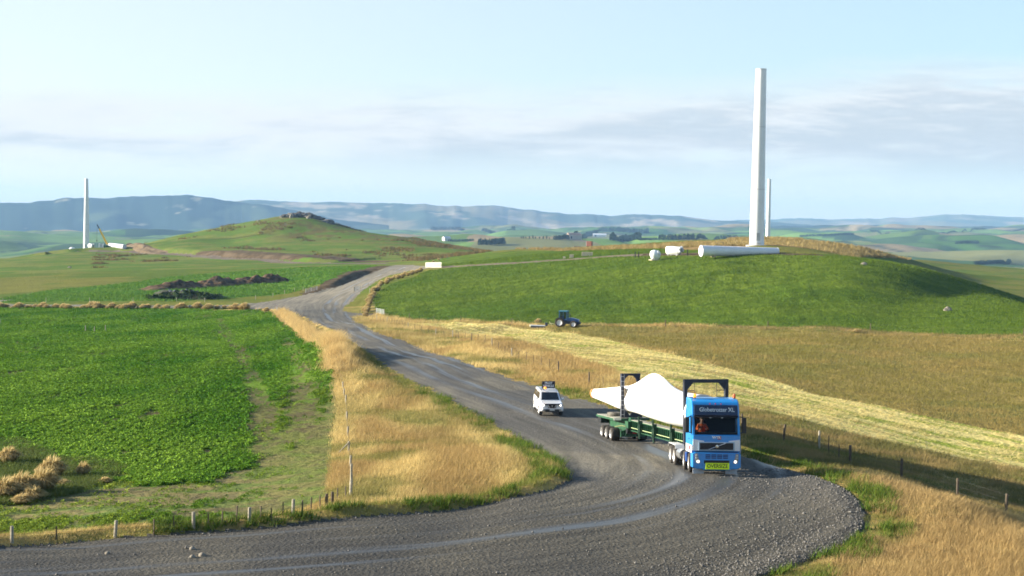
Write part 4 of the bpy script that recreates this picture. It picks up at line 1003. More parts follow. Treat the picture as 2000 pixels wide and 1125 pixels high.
dx, dy, dz = np.cos(az_) * np.cos(elv), np.sin(az_) * np.cos(elv), np.sin(elv); c0 = np.stack([np.repeat(x, nl) + dx * ln * .3, np.repeat(y, nl) + dy * ln * .3, z0], -1); dv = np.stack([dx, dy, dz], -1) * ln[:, None]
sv = np.stack([-np.sin(az_), np.cos(az_), rng.normal(size=NN) * .35], -1) * (ln * .42)[:, None]; droop = np.stack([0 * az_, 0 * az_, -.35 * ln], -1)
V = np.stack([c0, c0 + dv * .55 + sv, c0 + dv + droop, c0 + dv * .55 - sv], 1).reshape(-1, 3)
kk = np.repeat(np.clip(rng.random(n) * .55 + (fbm(x / 7, y / 22, 321, 3) - .5) * 1.9 + .28, 0, 1.1), nl)[:, None]; c = np.array([.072, .195, .010]) * (1 - kk) + np.array([.20, .335, .032]) * kk
c = np.where(np.repeat(np.maximum(right, nth), nl)[:, None] > .35, c * np.array([1.35, 1.0, 1.2]), c) * rng.uniform(.75, 1.25, (NN, 1))
o = mesh_np('crop_plants', V, np.arange(len(V)).reshape(-1, 4), leaf2, cols=np.repeat(c, 4, 0), smooth_=False); o['kind'] = 'stuff'
# short turf on the green hill, uncut hay, cut swaths, lush paddock
x, y = scatter(130000, 690, 2060, 195, 480); k = classify(x, y) == 5; x, y = x[k], y[k]
blades('hill_grass', None, x, y, .26 * (y / 260) ** .7, 3, .35, .035 * (y / 260), (.074,.130,.012), (.130,.184,.024), (.15, 0), h_jit=.5)
x, y = scatter(90000, 950, 2080, 96, 290); k = classify(x, y) == 4; x, y = x[k], y[k]
g = sst(fbm(x / 12, y / 12, 331, 3), .4, .65); blades('hay_grass', None, x, y, .26 * (y / 130) ** .5, 3, .22 * (y / 130), .014 * (y / 130), None, None, (.2, 0), cols=lerp3(C(.26,.195,.062), C(.19,.165,.042), g) * (1 + .25 * rng.normal(size=(len(x), 1)) * .6))
x, y = scatter(100000, 760, 2420, 72, 310); k = classify(x, y) == 3; x, y = x[k], y[k]
q = x * .90 + y * .44; sw = np.sin(q / .35) + (fbm(x / 3, y / 3, 333, 3) - .5) * 4; gr = (sw < -.2) & (fbm(x / 6, y / 7, 334, 3) > .40)
cc = np.where(gr[:, None], np.array([.22,.28,.035]), np.array([.66,.54,.22]) * rng.uniform(.7, 1.1, (len(x), 1)))
blades('cut_hay', None, x, y, np.where(gr, .20, .34) * (y / 130) ** .4, 3, .22 * (y / 130) ** .6, .028 * (y / 130), None, None, (.65, -.5), flat=.55, cols=cc)
x, y = scatter(30000, -60, 760, 380, 640); k = classify(x, y) == 9; x, y = x[k], y[k]
blades('paddock_grass', None, x, y, .5, 3, .5, .12, (.07,.17,.02), (.13,.22,.03), (.1, 0))
# tussock country on the crest and the rocky hill: too many to count
x, y = scatter(9000, 1000, 1780, 440, 620); k = classify(x, y) == 10; x, y = x[k], y[k]
blades('crest_tussocks', None, x, y, rng.uniform(.5, 1.0, len(x)), 11, .45, .11, (.40,.31,.13), (.24,.18,.07), (.12, 0))
x, y = scatter(16000, 180, 960, 600, 1000); uu = x / y * FPX + 1000; belt_ = fbm(x / 22, y / 26, 341, 4)
zz = Hz(x, y); k = (classify(x, y) == 0) & (((zz > -6.0) & (zz < 9) & (belt_ > .57) & (uu > 430)) | (belt_ > .73)) ; x, y = x[k], y[k]
blades('hill_tussocks', None, x, y, rng.uniform(.5, 1.3, len(x)), 8, .6, .2, (.10,.085,.03), (.24,.17,.07), (.1, 0))

# single tussocks
def tussock_mesh(r, h, n, c0, c1, seed):
    g = np.random.default_rng(seed); a = g.uniform(0, 2 * np.pi, n); rad = r * .35 * np.sqrt(g.random(n)); out_ = g.random(n) ** .7
    bx, by = np.cos(a) * rad, np.sin(a) * rad; hh = h * (1.05 - .45 * out_) * g.uniform(.8, 1.1, n)
    tx, ty = bx + np.cos(a) * r * out_ * .95 + .22 * r, by + np.sin(a) * r * out_ * .95; w_ = r * .034
    pa = a + np.pi / 2 + g.normal(size=n) * .5; P0 = np.stack([bx - np.cos(pa) * w_, by - np.sin(pa) * w_, 0 * a - .1], -1); P1 = np.stack([bx + np.cos(pa) * w_, by + np.sin(pa) * w_, 0 * a - .1], -1)
    mx, my = bx * .45 + tx * .55, by * .45 + ty * .55; M0 = np.stack([mx - np.cos(pa) * w_ * .8, my - np.sin(pa) * w_ * .8, hh * .82], -1); M1 = np.stack([mx + np.cos(pa) * w_ * .8, my + np.sin(pa) * w_ * .8, hh * .82], -1)
    T0 = np.stack([tx, ty, hh * (1 - .35 * out_)], -1)
    V = np.stack([P0, P1, M1, M0, M0, M1, T0, T0 + .001], 1).reshape(-1, 3); F = np.arange(len(V)).reshape(-1, 4)
    k = g.random(n)[:, None]; c = np.array(c0) * k + np.array(c1) * (1 - k)
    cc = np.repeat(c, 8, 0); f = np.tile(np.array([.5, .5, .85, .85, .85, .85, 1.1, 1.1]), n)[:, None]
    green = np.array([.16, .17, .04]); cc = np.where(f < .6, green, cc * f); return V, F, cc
TUS = []
for k in range(4):
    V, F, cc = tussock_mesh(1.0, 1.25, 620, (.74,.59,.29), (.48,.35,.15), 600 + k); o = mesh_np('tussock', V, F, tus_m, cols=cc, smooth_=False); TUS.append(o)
_tused = set()
def tussock(p, s, label, group, k, sz=1.0):
    src = TUS[k % 4]
    if k % 4 in _tused: o = src.copy(); COL.objects.link(o)
    else: o = src; _tused.add(k % 4)
    o.location = p; o.rotation_euler = (0, 0, random.uniform(-.6, .6)); o.scale = (s, s, s * sz); tag(o, label, 'tussock', group); return o
k = 0
for u in np.arange(-40, 500, 6.0):
    u_ = u + random.uniform(-4, 4)
    if random.random() < .12: continue
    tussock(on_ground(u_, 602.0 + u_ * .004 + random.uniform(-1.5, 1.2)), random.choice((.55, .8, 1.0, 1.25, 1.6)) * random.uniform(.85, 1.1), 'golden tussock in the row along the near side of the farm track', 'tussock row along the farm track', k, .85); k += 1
HB = [(712,617),(716,606),(720,594),(724,584),(729,571),(738,566),(748,556),(762,548),(778,543),(795,538),(812,534),(826,530)]
for i in range(len(HB) - 1):
    for f in (0, .33, .66):
        u = HB[i][0] * (1 - f) + HB[i + 1][0] * f; v = HB[i][1] * (1 - f) + HB[i + 1][1] * f
        tussock(on_ground(u + random.uniform(-4, 3), v + random.uniform(-1, 2)), random.uniform(.7, 1.15), 'golden tussock in the row up the left edge of the green hill', 'tussock row up the hill edge', k, 1.05); k += 1
HC = [(548,612),(560,622),(575,633),(590,645),(604,657),(618,668),(630,682),(640,694),(648,708),(655,722),(658,738)]
HCP = plan(HC); ax = np.array(HCP); q_ = rng.random(5200); seg = np.interp(q_, np.linspace(0, 1, len(ax)), np.arange(len(ax))); i0 = np.minimum(seg.astype(int), len(ax) - 2); fr = (seg - i0)[:, None]
pt = ax[i0] * (1 - fr) + ax[i0 + 1] * fr; x, y = pt[:, 0] + rng.normal(size=len(pt)) * .7, pt[:, 1] + rng.normal(size=len(pt)) * .8; cl = fbm(x / 1.1, y / 2.2, 351, 2)
blades('tall_dry_grass', None, x, y, .35 + 1.0 * sst(cl, .35, .65), 8, .16, .016 * (y / 100) ** .5, None, None, (.22, 0), mat=tus_m, cols=lerp3(C(.70,.53,.24), C(.45,.31,.13), rng.random(len(x))))
for (u, v, s, sz, lab) in [(14, 905, .85, 1.0, 'upright golden tussock highest up at the left edge'), (98, 935, .95, 1.1, 'brownish tussock above the pair of big pale tussocks'), (37, 968, .95, 1.05, 'big pale tussock, left of the pair at bottom left'), (82, 962, 1.0, 1.1, 'big pale tussock, right of the pair at bottom left'), (6, 975, .95, 1.0, 'pale tussock cut by the left edge of the view'), (60, 978, .75, .8, 'low brown tussock in front of the pale pair'), (40, 984, .6, .7, 'smallest low tussock at the foot of the pale pair'), (161, 932, .5, 1.5, 'thin green-stemmed tuft standing on bare soil in the crop'), (120, 950, .55, .6, 'rust-brown tuft right of the big pale tussocks'), (203, 944, .42, .7, 'small rust-coloured tuft by the bare soil in the crop'), (520, 608, .95, .8, 'isolated brown tussock at the corner of the farm track'), (1672, 650, .9, .6, 'single tan tussock at the foot of the green hill on the right'), (1050, 632, .9, .9, 'tan tussock behind the mower at the hill foot'), (846, 513, .8, .8, 'tussock beside the white barrier gate, left one'), (857, 508, .8, .8, 'tussock beside the white barrier gate, right one')]:
    tussock(on_ground(u, v), s, lab, 'scattered tussocks', k, sz); k += 1
# weeds round the big tussocks
x, y = scatter(16000, -60, 330, 62, 100); uu = x / y * FPX + 1000; vv = HOR + (CAMH - Hz(x, y)) * FPX / y; k_ = inpoly(uu, vv, [(-60,880),(40,880),(120,915),(180,915),(250,930),(210,960),(130,990),(0,1010),(-60,1010)]) & (rng.random(len(x)) < .7); x, y = x[k_], y[k_]
blades('weeds', None, x, y, .32, 7, .13, .022, (.085,.13,.03), (.15,.17,.05), (.1, 0))

# overgrown rubble mound beside the farm track
mp = [at_D(292, 398), at_D(330, 398), at_D(380, 396), at_D(432, 392)]
o = heap('rubble_mound', 'low mound overgrown with dark bushes and topped with rubble beside the farm track', 'mound', mp, 6.0, [1.2, 2.0, 2.2, 1.0], plain('mound_soil', (.06, .065, .03), 1.0, var=.4, scale=.5), 23, 7.0)
qs = []; g2 = np.random.default_rng(9)
for i in range(70):
    f = g2.random(); a = mp[0].lerp(mp[3], f); xx, yy = a.x + g2.normal() * .5, a.y - g2.uniform(0, 5.5); hh = g2.uniform(.6, 1.3)
    qs.append(crown_np(xx, yy, float(Hz(xx, yy)) + 1.5 * math.sin(math.pi * min(max(f, .05), .95)) * (1 - abs(yy - a.y) / 6.5), hh * .75, hh, 40, g2, .1))
q = np.concatenate(qs).reshape(-1, 3) - np.array(o.location)
mesh_np('bushes', q, np.arange(len(q)).reshape(-1, 4), leaf_m, o, cols=np.array([.045, .075, .022]) * g2.uniform(.6, 1.5, len(q))[:, None], smooth_=False)['kind'] = 'stuff'
for i in range(14):
    u = 330 + i * 4.3 + g2.normal() * 2; f = (u - 292) / 140; a = mp[0].lerp(mp[3], f); zz = G(a.x, a.y) + 2.0 + g2.normal() * .15
    MB().bm(rock_mesh(.45, .4, .35, 200 + i, 2, .4), T(Vector((a.x, a.y - .5, zz)) - o.location)).build('rubble', plain('slate_rubble', (.15, .16, .18), .9, var=.4), o, True, auto=25)
# loose stones thrown to the road edges
x, y = scatter(52000, 900, 1740, 47, 76); k_ = classify(x, y) == 1; x, y = x[k_], y[k_]; dr = seg_dist(x, y, ROAD_R)[0]; k_ = rng.random(len(x)) < np.clip(1.0 - dr / 5.5, .02, 1) * .75; xa, ya = x[k_], y[k_]
x, y = scatter(30000, -60, 1120, 47, 80); k_ = classify(x, y) == 1; x, y = x[k_], y[k_]; dl = seg_dist(x, y, ROAD_L)[0]; k_ = rng.random(len(x)) < np.clip(.8 - dl / .9, .03, 1); xa = np.r_[xa, x[k_]]; ya = np.r_[ya, y[k_]]
n = len(xa); s = rng.gamma(2.2, .008, n) + .013; oc = np.array([(1,0,0),(0,1,0),(-1,0,0),(0,-1,0),(0,0,.8),(0,0,-.8)], float)
V = (oc[None] * rng.uniform(.6, 1.3, (n, 6, 1)) * s[:, None, None]); an = rng.random(n) * 6; ca, sa = np.cos(an)[:, None], np.sin(an)[:, None]
V = np.stack([V[..., 0] * ca - V[..., 1] * sa + xa[:, None], V[..., 0] * sa + V[..., 1] * ca + ya[:, None], V[..., 2] + Hz(xa, ya)[:, None] + s[:, None] * .35], -1)
tri = np.array([(0,1,4),(1,2,4),(2,3,4),(3,0,4),(1,0,5),(2,1,5),(3,2,5),(0,3,5)]); F = (tri[None] + (np.arange(n) * 6)[:, None, None]).reshape(-1, 3)
o = mesh_np('loose_gravel', V.reshape(-1, 3), F, grass_m.copy() if False else plain('gravel_stone', (.17, .16, .145), .9, var=.5, scale=3), smooth_=False); o['kind'] = 'stuff'
for u, v, s, lab in [(376, 1073, .13, 'pale round stone on the road, left of a close pair'), (395, 1086, .15, 'pale angular stone on the road, right of a close pair'), (376, 1089, .12, 'small pale stone just below the round one on the road'), (210, 1082, .11, 'lone stone on the road towards the left edge')]:
    b = on_ground(u, v); o = MB().bm(rock_mesh(s, s * .8, s * .8, int(u), 2, .3), None).build('stone', plain('pale_stone_b', (.26, .225, .175), .9, var=.3), None, True); o.location = b + Vector((0, 0, s * .2)); tag(o, lab, 'stone', 'loose stones on the road')

# ------------------------------------------------------------------ vehicles
blue = plain('truck_blue', (.018, .27, .68), .32, var=.10, coat=.6, scale=1.5)
blue_d = plain('truck_deep_blue', (.008, .06, .27), .35, var=.10, coat=.4)
wht = plain('paint_white', (.78, .78, .78), .3, var=.05, coat=.5)
tyre = plain('tyre_rubber', (.020, .020, .022), .85)
tyre_dusty = plain('tyre_dusty', (.05, .043, .036), .95, var=.4, scale=4)
rim_m = plain('rim_alloy', (.62, .61, .60), .35, metal=.35)
black = plain('trim_black', (.012, .013, .016), .45)
glass = plain('dark_glass', (.010, .014, .020), .06, var=.02, spec=.7)
chrome = plain('bright_metal', (.65, .66, .68), .2, metal=.8)
amber = plain('amber_lens', (.75, .28, .02), .25, emit=(1, .36, .03, .5))
redl = plain('red_lens', (.45, .015, .01), .3)
lamp = plain('headlamp_lens', (.75, .75, .74), .1, emit=(1, .93, .78, .9))
lampoff = plain('lamp_glass', (.45, .46, .46), .12)
hi_vis = plain('orange_vest', (.80, .14, .02), .8)
trailer_g = plain('trailer_green', (.016, .085, .038), .5, var=.35, scale=2.5)
deck_m = plain('deck_plank', (.30, .29, .23), .85, var=.3, scale=3)
frame_m = plain('frame_navy', (.016, .020, .040), .5, var=.3)
gl_m, glt, glb = new_mat('windscreen_glass')       # clear enough to see the driver behind it
glb.inputs['Base Color'].default_value = (.01, .015, .02, 1); glb.inputs['Roughness'].default_value = .04
_tr = N('ShaderNodeBsdfTransparent', glt); _tr.inputs[0].default_value = (.80, .83, .84, 1); _mx = N('ShaderNodeMixShader', glt); _mx.inputs[0].default_value = .85
glt.links.new(glb.outputs[0], _mx.inputs[1]); glt.links.new(_tr.outputs[0], _mx.inputs[2]); glt.links.new(_mx.outputs[0], [n for n in glt.nodes if n.type == 'OUTPUT_MATERIAL'][0].inputs[0])

def lettering(name, body, size, mat, parent, M_, width=None, bold=.0, shear=0, depth=.006):
    cu = bpy.data.curves.new(name, 'FONT'); cu.body = body; cu.size = size; cu.align_x = 'CENTER'; cu.align_y = 'CENTER'; cu.extrude = depth; cu.offset = bold; cu.shear = shear
    o = bpy.data.objects.new(name, cu); COL.objects.link(o); bpy.context.view_layer.update()
    me = bpy.data.meshes.new_from_object(o.evaluated_get(bpy.context.evaluated_depsgraph_get())); bpy.data.objects.remove(o); bpy.data.curves.remove(cu)
    me.materials.clear(); me.materials.append(mat); q = bpy.data.objects.new(name, me); COL.objects.link(q)
    if width:
        xs = [v.co.x for v in me.vertices]; k = width / (max(xs) - min(xs))
        for v in me.vertices: v.co.x *= k
    q.parent = parent; q.matrix_local = M_; return q
FACE = RX(math.pi / 2)                              # lettering that faces -y
def wheel(parent, x, y, r, w_, out_, tm=tyre_dusty, rm=rim_m, steer=0, dish=.06):
    """wheel > tyre, rim; out_ is the outer side (-1 / +1)"""
    e = bpy.data.objects.new('wheel', None); COL.objects.link(e); e.parent = parent; e.location = (x, y, r); e.rotation_euler = (0, 0, steer); e.empty_display_size = .2
    q = RY(math.pi / 2 * out_)
    MB().lathe([(r * .60, -w_ / 2), (r * .9, -w_ / 2), (r * .985, -w_ / 2 + .05), (r, -w_ * .25), (r, w_ * .25), (r * .985, w_ / 2 - .05), (r * .9, w_ / 2), (r * .60, w_ / 2), (r * .58, w_ / 2 - .05), (r * .58, -w_ / 2 + .05), (r * .60, -w_ / 2)], 28, q, False).build('tyre', tm, e, True)
    MB().lathe([(.0, w_ / 2 - dish + .02), (r * .16, w_ / 2 - dish + .03), (r * .2, w_ / 2 - dish), (r * .45, w_ / 2 - dish - .02), (r * .55, w_ / 2 - .01), (r * .61, w_ / 2 + .006), (r * .61, w_ / 2 - .06)], 24, q, False).build('rim', rm, e, True)
    return e
def ground_frame(x, y, dx, dy, L_, half=1.0):
    """placement whose local +y runs along (dx,dy) following the ground"""
    d = Vector((dx, dy, 0)).normalized(); a = Vector((x, y, G(x, y))); e = a + d * L_; e.z = G(e.x, e.y)
    Y = (e - a).normalized(); X = Y.cross(Vector((0, 0, 1))).normalized(); Z = X.cross(Y)
    return Matrix((X.to_4d(), Y.to_4d(), Z.to_4d(), a.to_4d())).transposed() @ Matrix.Diagonal((1, 1, 1, 1))
def fix4(m):
    m[3] = (0, 0, 0, 1)
    for i in range(3): m[i][3] = m[i][3]
    return m
def place(x, y, dx, dy, L_, lift=0):
    d = Vector((dx, dy, 0)).normalized(); a = Vector((x, y, G(x, y))); e = a + d * L_; e.z = G(e.x, e.y)
    Y = (e - a).normalized(); X = Y.cross(Vector((0, 0, 1))).normalized(); Z = X.cross(Y); a = a + Z * lift
    return Matrix(((X.x, Y.x, Z.x, a.x), (X.y, Y.y, Z.y, a.y), (X.z, Y.z, Z.z, a.z), (0, 0, 0, 1)))

# ---- prime mover
tx = P(1399, 925, 72.0)[0]
TRK = place(float(tx), 72.0, -.035, 1.0, 7.5, .03)
truck = thing('prime_mover', 'blue high-roofed truck with an OVERSIZE plate on its bumper, towing a blade trailer', 'truck', TRK)
hw = 1.235
m = MB()
m.prism([(.06, 1.08), (.04, 1.5), (.05, 2.04), (1.0, 2.04), (1.0, 2.98), (.30, 2.98), (.36, 3.3), (.52, 3.70), (.80, 3.84), (2.15, 3.90), (2.22, 3.4), (2.22, 1.08)], -hw, hw)
m.build('cab', blue, truck, bevel=.07)
for s in (-1, 1):
    MB().prism([(.05, 2.03), (.15, 2.03), (.40, 3.0), (.29, 3.0)], s * 1.10, s * 1.225).build('windscreen_pillar', blue, truck, bevel=.02)
    MB().prism([(.17, 2.06), (1.0, 2.06), (1.0, 2.96), (.40, 2.96)], s * 1.175, s * 1.195).build('side_window', gl_m, truck)
    d = MB().box((s * 1.242, .62, 1.62), (.02, .95, .86), ch=.008).build('door', blue, truck)
    MB().box((s * 1.262, .95, 1.78), (.03, .18, .05)).build('handle', black, d)
MB().prism([(.055, 2.06), (.095, 2.06), (.315, 2.96), (.275, 2.96)], -1.11, 1.11).build('windscreen', gl_m, truck)
MB().box((0, .98, 2.5), (2.3, .04, .9)).build('cab_lining', plain('cab_dark', (.012, .015, .022), .9), truck)
MB().box((0, .42, 2.10), (2.2, .55, .10), ch=.03).build('dashboard', black, truck)
for s in (-1, 1):
    sp_ = MB().box((s * 1.262, 1.0, 1.30), (.012, 1.9, .40), ch=.004).build('side_stripe', wht, truck); MB().box((s * 1.270, .75, 1.34), (.008, .42, .20)).build('red_patch', plain('badge_red', (.40, .03, .05), .4), sp_)
w_ = MB(); 
for k in range(16):
    a0, a1 = 2 * math.pi * k / 16, 2 * math.pi * (k + 1) / 16
    w_.tube((-.62 + .23 * math.cos(a0), .56 - .09 * math.sin(a0), 2.24 + .17 * math.sin(a0)), (-.62 + .23 * math.cos(a1), .56 - .09 * math.sin(a1), 2.24 + .17 * math.sin(a1)), .018, .018, 6)
w_.build('steering_wheel', black, truck)
vis = MB().prism([(.20, 2.99), (.16, 3.02), (.28, 3.52), (.42, 3.56), (.46, 3.50), (.36, 3.0)], -1.12, 1.12).build('sun_visor', plain('visor_blue', (.006, .018, .060), .25, coat=.5), truck, bevel=.02)
tilt = math.atan2(.12, .50)
lettering('visor_lettering', 'Globetrotter XL', .30, plain('letter_silver', (.60, .68, .74), .5), vis, T((0.05, .213, 3.30)) @ RX(math.pi / 2 - tilt), 1.80, .003)
lb_ = MB().prism([(.12, 2.92), (.20, 2.99), (.30, 2.99), (.27, 2.88)], -1.13, 1.13).build('visor_lip', black, truck)
for x in (-.18, .0, .18): MB().lathe([(.035, 0), (.03, .04), (.0, .05)], 10, T((x * 1.6, .38, 3.60)) @ RX(math.pi / 2)).build('roof_marker', redl, truck)
for x in (-.3, .3): MB().box((x, .13, 2.90), (.09, .03, .05)).build('visor_lamp', lampoff, truck)
# nose: pale corner panels, grille with a diagonal bar, badge
for s in (-1, 1): MB().prism([(s * .62, 1.72), (s * 1.2, 1.80), (s * 1.225, 1.22), (s * .90, 1.22)], .012, .05, axis='y').build('corner_panel', wht, truck, bevel=.01)
gr = MB().box((0, .0, 1.45), (1.86, .10, .44), ch=.02).build('grille', plain('grille_frame', (.34, .46, .58), .3, metal=.3), truck)
MB().box((0, -.045, 1.45), (1.72, .03, .34), ch=.01).build('mesh_panel', plain('grille_black', (.014, .011, .014), .6), gr)
for k in range(4): MB().box((0, -.064, 1.34 + k * .075), (1.68, .012, .014)).build('slat', plain('slat_black', (.04, .04, .045), .5), gr)
MB().tube((-.42, -.07, 1.29), (.46, -.07, 1.61), .024, .024, 8).build('diagonal_bar', chrome, gr)
MB().lathe([(.075, 0), (.075, .03), (.0, .035)], 18, T((.02, -.06, 1.45)) @ RX(math.pi / 2)).build('badge', chrome, gr)
MB().box((.16, .035, 1.885), (.16, .02, .17)).build('red_badge', plain('badge_red', (.40, .03, .05), .4), truck)
lettering('bonnet_lettering', 'WTR', .17, plain('letter_pale', (.75, .80, .84), .5), truck, T((.0, .018, 1.89)) @ FACE, .46, .008)
# bumper
bp = MB(); bp.prism([(-1.24, .38), (-1.24, 1.08), (-1.10, 1.14), (1.10, 1.14), (1.24, 1.08), (1.24, .38), (1.0, .30), (.72, .30), (.70, .24), (-.70, .24), (-.72, .30), (-1.0, .30)], -.10, .55, axis='y')
bp = bp.build('bumper', blue, truck, bevel=.06)
MB().box((0, .0, 1.155), (2.2, .12, .055)).build('bumper_gap', plain('gap_navy', (.006, .018, .075), .5), truck)
for x in (-.45, -.15, .15, .45):
    for z in (.86, .94, 1.02): MB().box((x, -.103, z), (.25, .02, .045)).build('air_slot', plain('slot_navy', (.008, .022, .11), .6), bp)
MB().box((0, -.10, .66), (1.3, .03, .17), ch=.01).build('lower_intake', black, bp)
for s in (-1, 1):
    h = MB().prism([(s * .83, .60), (s * 1.06, .60), (s * 1.11, .80), (s * 1.11, 1.08), (s * .98, 1.10), (s * .94, .86)], -.125, -.06, axis='y').build('headlight', plain('lamp_housing', (.30, .30, .30), .2, metal=.4), bp, bevel=.012)
    MB().lathe([(.075, 0), (.062, .03), (.0, .045)], 16, T((s * .955, -.12, .68)) @ RX(math.pi / 2)).build('lit_lamp', lamp, h)
    for z in (.86, .99): MB().lathe([(.06, 0), (.05, .02), (.0, .025)], 14, T((s * 1.03, -.12, z)) @ RX(math.pi / 2)).build('lamp_bowl', lampoff, h)
    MB().box((s * .84, .45, .15), (.58, .03, .26), ch=.01).build('mud_flap', plain('flap_white', (.52, .55, .60), .6), truck)
ov = MB().box((0.03, -.135, .45), (1.22, .03, .34), ch=.01).build('oversize_plate', plain('plate_yellow', (.62, .80, .02), .5, var=.04, emit=(.5, .75, .0, .06)), truck)
lettering('plate_lettering', 'OVERSIZE', .27, black, ov, T((.03, -.153, .45)) @ FACE, 1.06, .004)
m = MB(); m.box((.03, -.153, .605), (1.16, .006, .012)); m.box((.03, -.153, .295), (1.16, .006, .012)); m.build('plate_border', black, ov)
for k, x in enumerate((-1.0, 1.06)):
    MB().lathe([(.07, 0), (.07, .05)], 12, T((x, .85, 3.86))).build('beacon_base', black, truck)
    MB().lathe([(.075, .05), (.085, .12), (.07, .22), (.0, .26)], 14, T((x, .85, 3.86))).build('beacon', amber if k == 0 else plain('orange_lens', (.70, .12, .03), .3), truck, True)
for s in (-1, 1):
    m = MB(); m.path([(s * 1.16, .42, 2.95), (s * 1.38, .28, 2.93), (s * 1.45, .26, 2.85)], .03, 8); m.path([(s * 1.2, .3, 2.12), (s * 1.42, .24, 2.14)], .025, 8); m.build('mirror_arm', black, truck)
    MB().box((s * 1.47, .26, 2.52), (.22, .14, .80), ch=.04).build('mirror', black, truck)
MB().box((0, 5.0, .95), (.9, 7.0, .28)).build('chassis', dark_st, truck)
for s in (-1, 1):
    MB().tube((s * .98, 4.0, .72), (s * .98, 5.3, .72), .30, .30, 16).build('fuel_tank', chrome, truck)
    m = MB(); m.prism([(5.55, .95), (5.75, 1.16), (8.0, 1.16), (8.2, .95), (8.16, .95), (7.98, 1.12), (5.78, 1.12), (5.6, .95)], s * .75, s * 1.26); m.build('mudguard', plain('guard_grey', (.55, .55, .54), .5), truck)
    MB().box((s * 1.0, 2.35, .75), (.42, .5, .5), ch=.05).build('step', blue_d, truck)
    for y in (1.35, 2.98): wheel(truck, s * 1.05, y, .51, .34, s, steer=R(-6))
    for y in (6.2, 7.55): wheel(truck, s * .97, y, .51, .56, s, dish=.10)
MB().box((0, 2.7, 2.0), (2.1, .5, 1.7), ch=.1).build('exhaust_stack_box', plain('behind_cab', (.02, .03, .05), .7), truck)

# ---- blade trailer
fx_, rx_ = float(P(1381, 800, 79.3)[0]), float(P(1231, 790, 96.0)[0])
TR = place(fx_, 79.3, rx_ - fx_, 96.0 - 79.3, 16.9, .03); TRi = TR.inverted()
trailer = thing('blade_trailer', 'long green extendable trailer with two dark portal frames carrying the white blade', 'trailer', TR)
def loc(u, v, D): return TRi @ Vector(P(u, v, D))
zt = loc(1381, 741, 79.3).z; zb_ = loc(1381, 866, 79.3).z
m = MB(); pw = 1.20
for s in (-1, 1): m.box((s * pw, 0, (zb_ + zt) / 2), (.20, .26, zt - zb_))
m.box((0, 0, zt - .10), (2 * pw + .2, .24, .20))
for s in (-1, 1): m.prism([(s * pw, zt - .62), (s * pw, zt - .2), (s * (pw - .45), zt - .2), (s * (pw - .38), zt - .27), (s * (pw - .1), zt - .6)], -.10, .10, axis='y')
m.box((0, 0, zb_ - .02), (2 * pw + .2, .3, .22))
ff = m.build('front_portal', frame_m, trailer, bevel=.015)
for k in range(9): MB().tube((-pw + .10, .0, zb_ + .5 + k * .34), (-pw + .36, .0, zb_ + .5 + k * .34), .016, .016, 6).build('rung', frame_m, ff)
for k, z in enumerate((zt - .62, zt - 1.0)):
    for s in (-1, 1): MB().tube((s * pw, .02, z), (s * (pw - .55), .02, z), .022, .022, 6).build('brace_bar', frame_m, ff)
for s in (-1, 1): MB().tube((s * (pw - .55), .02, zt - .2), (s * (pw - .55), .02, zt - 1.7), .012, .012, 6).build('chain', frame_m, ff)
# beam: front gooseneck, telescoping tubes
MB().prism([(-1.8, 1.15), (-1.8, 1.45), (.8, 1.50), (1.4, 1.50), (1.4, .80), (.7, .80), (.4, 1.15)], -.45, .45).build('gooseneck', trailer_g, trailer, bevel=.03)
bm_ = MB(); bm_.box((0, 8.6, 1.12), (.34, 15.2, .68)); bm_.box((0, 8.6, .80), (.62, 15.2, .05)); bm_.box((0, 8.6, 1.46), (.62, 15.2, .05))
for k in range(36): bm_.box((-.22, 1.3 + k * .42, 1.12), (.10, .035, .62)); bm_.box((.22, 1.3 + k * .42, 1.12), (.10, .035, .62))
bm_ = bm_.build('beam', trailer_g, trailer)
MB().box((-.30, 8.6, 1.00), (.03, 15.2, .035)).build('pale_line', plain('pale_green', (.42, .50, .26), .6), bm_)
MB().box((0, 8.6, 1.50), (.56, 15.0, .03)).build('top_plank', deck_m, bm_)
for y in (5.2, 9.2, 12.6):
    br = MB().box((-.40, y, 1.25), (.22, .14, .75)); br.box((-.52, y, 1.65), (.10, .10, .5)); br.box((-.46, y, .72), (.1, .12, .5)); br.box((-.40, y + .35, 1.0), (.18, .1, .55)); br.build('outrigger', plain('dark_green', (.012, .05, .025), .6), trailer)
# bogie
yb = 16.6
MB().box((0, yb + 2.4, 1.48), (2.5, 5.2, .14), ch=.01).build('deck', trailer_g, trailer)
MB().box((0, yb + 2.4, 1.565), (2.4, 5.1, .03)).build('deck_boards', deck_m, trailer)
MB().box((-1.0, yb - .215, 1.50), (.5 * 1.0, .04, .13)).build('edge_strip', plain('strip_white', (.70, .68, .60), .6), trailer)
m = MB()
for s in (-1, 1): m.prism([(yb - 1.2, 1.40), (yb + 5.0, 1.40), (yb + 5.0, 1.15), (yb + 3.6, .80), (yb + .2, .70), (yb - 1.2, .95)], s * .34, s * .52)
m.box((0, yb + .2, 1.1), (1.0, .5, .5)); m.build('bogie_frame', trailer_g, trailer)
m = MB(); m.box((-.2, yb - .9, 1.35), (.25, .5, .6)); m.box((.25, yb - .8, 1.2), (.3, .4, .7)); m.box((0, yb - .5, .55), (1.7, .16, .42)); m.prism([(-.55, .45), (-.40, .45), (-.28, 1.2), (-.42, 1.2)], yb - .7, yb - .55, axis='y'); m.prism([(.55, .45), (.40, .45), (.2, 1.2), (.36, 1.2)], yb - .7, yb - .55, axis='y'); m.build('turntable_bracket', trailer_g, trailer)
MB().tube((-.55, yb - .95, .78), (.25, yb - .95, .78), .21, .21, 18).build('air_tank', black, trailer, True)
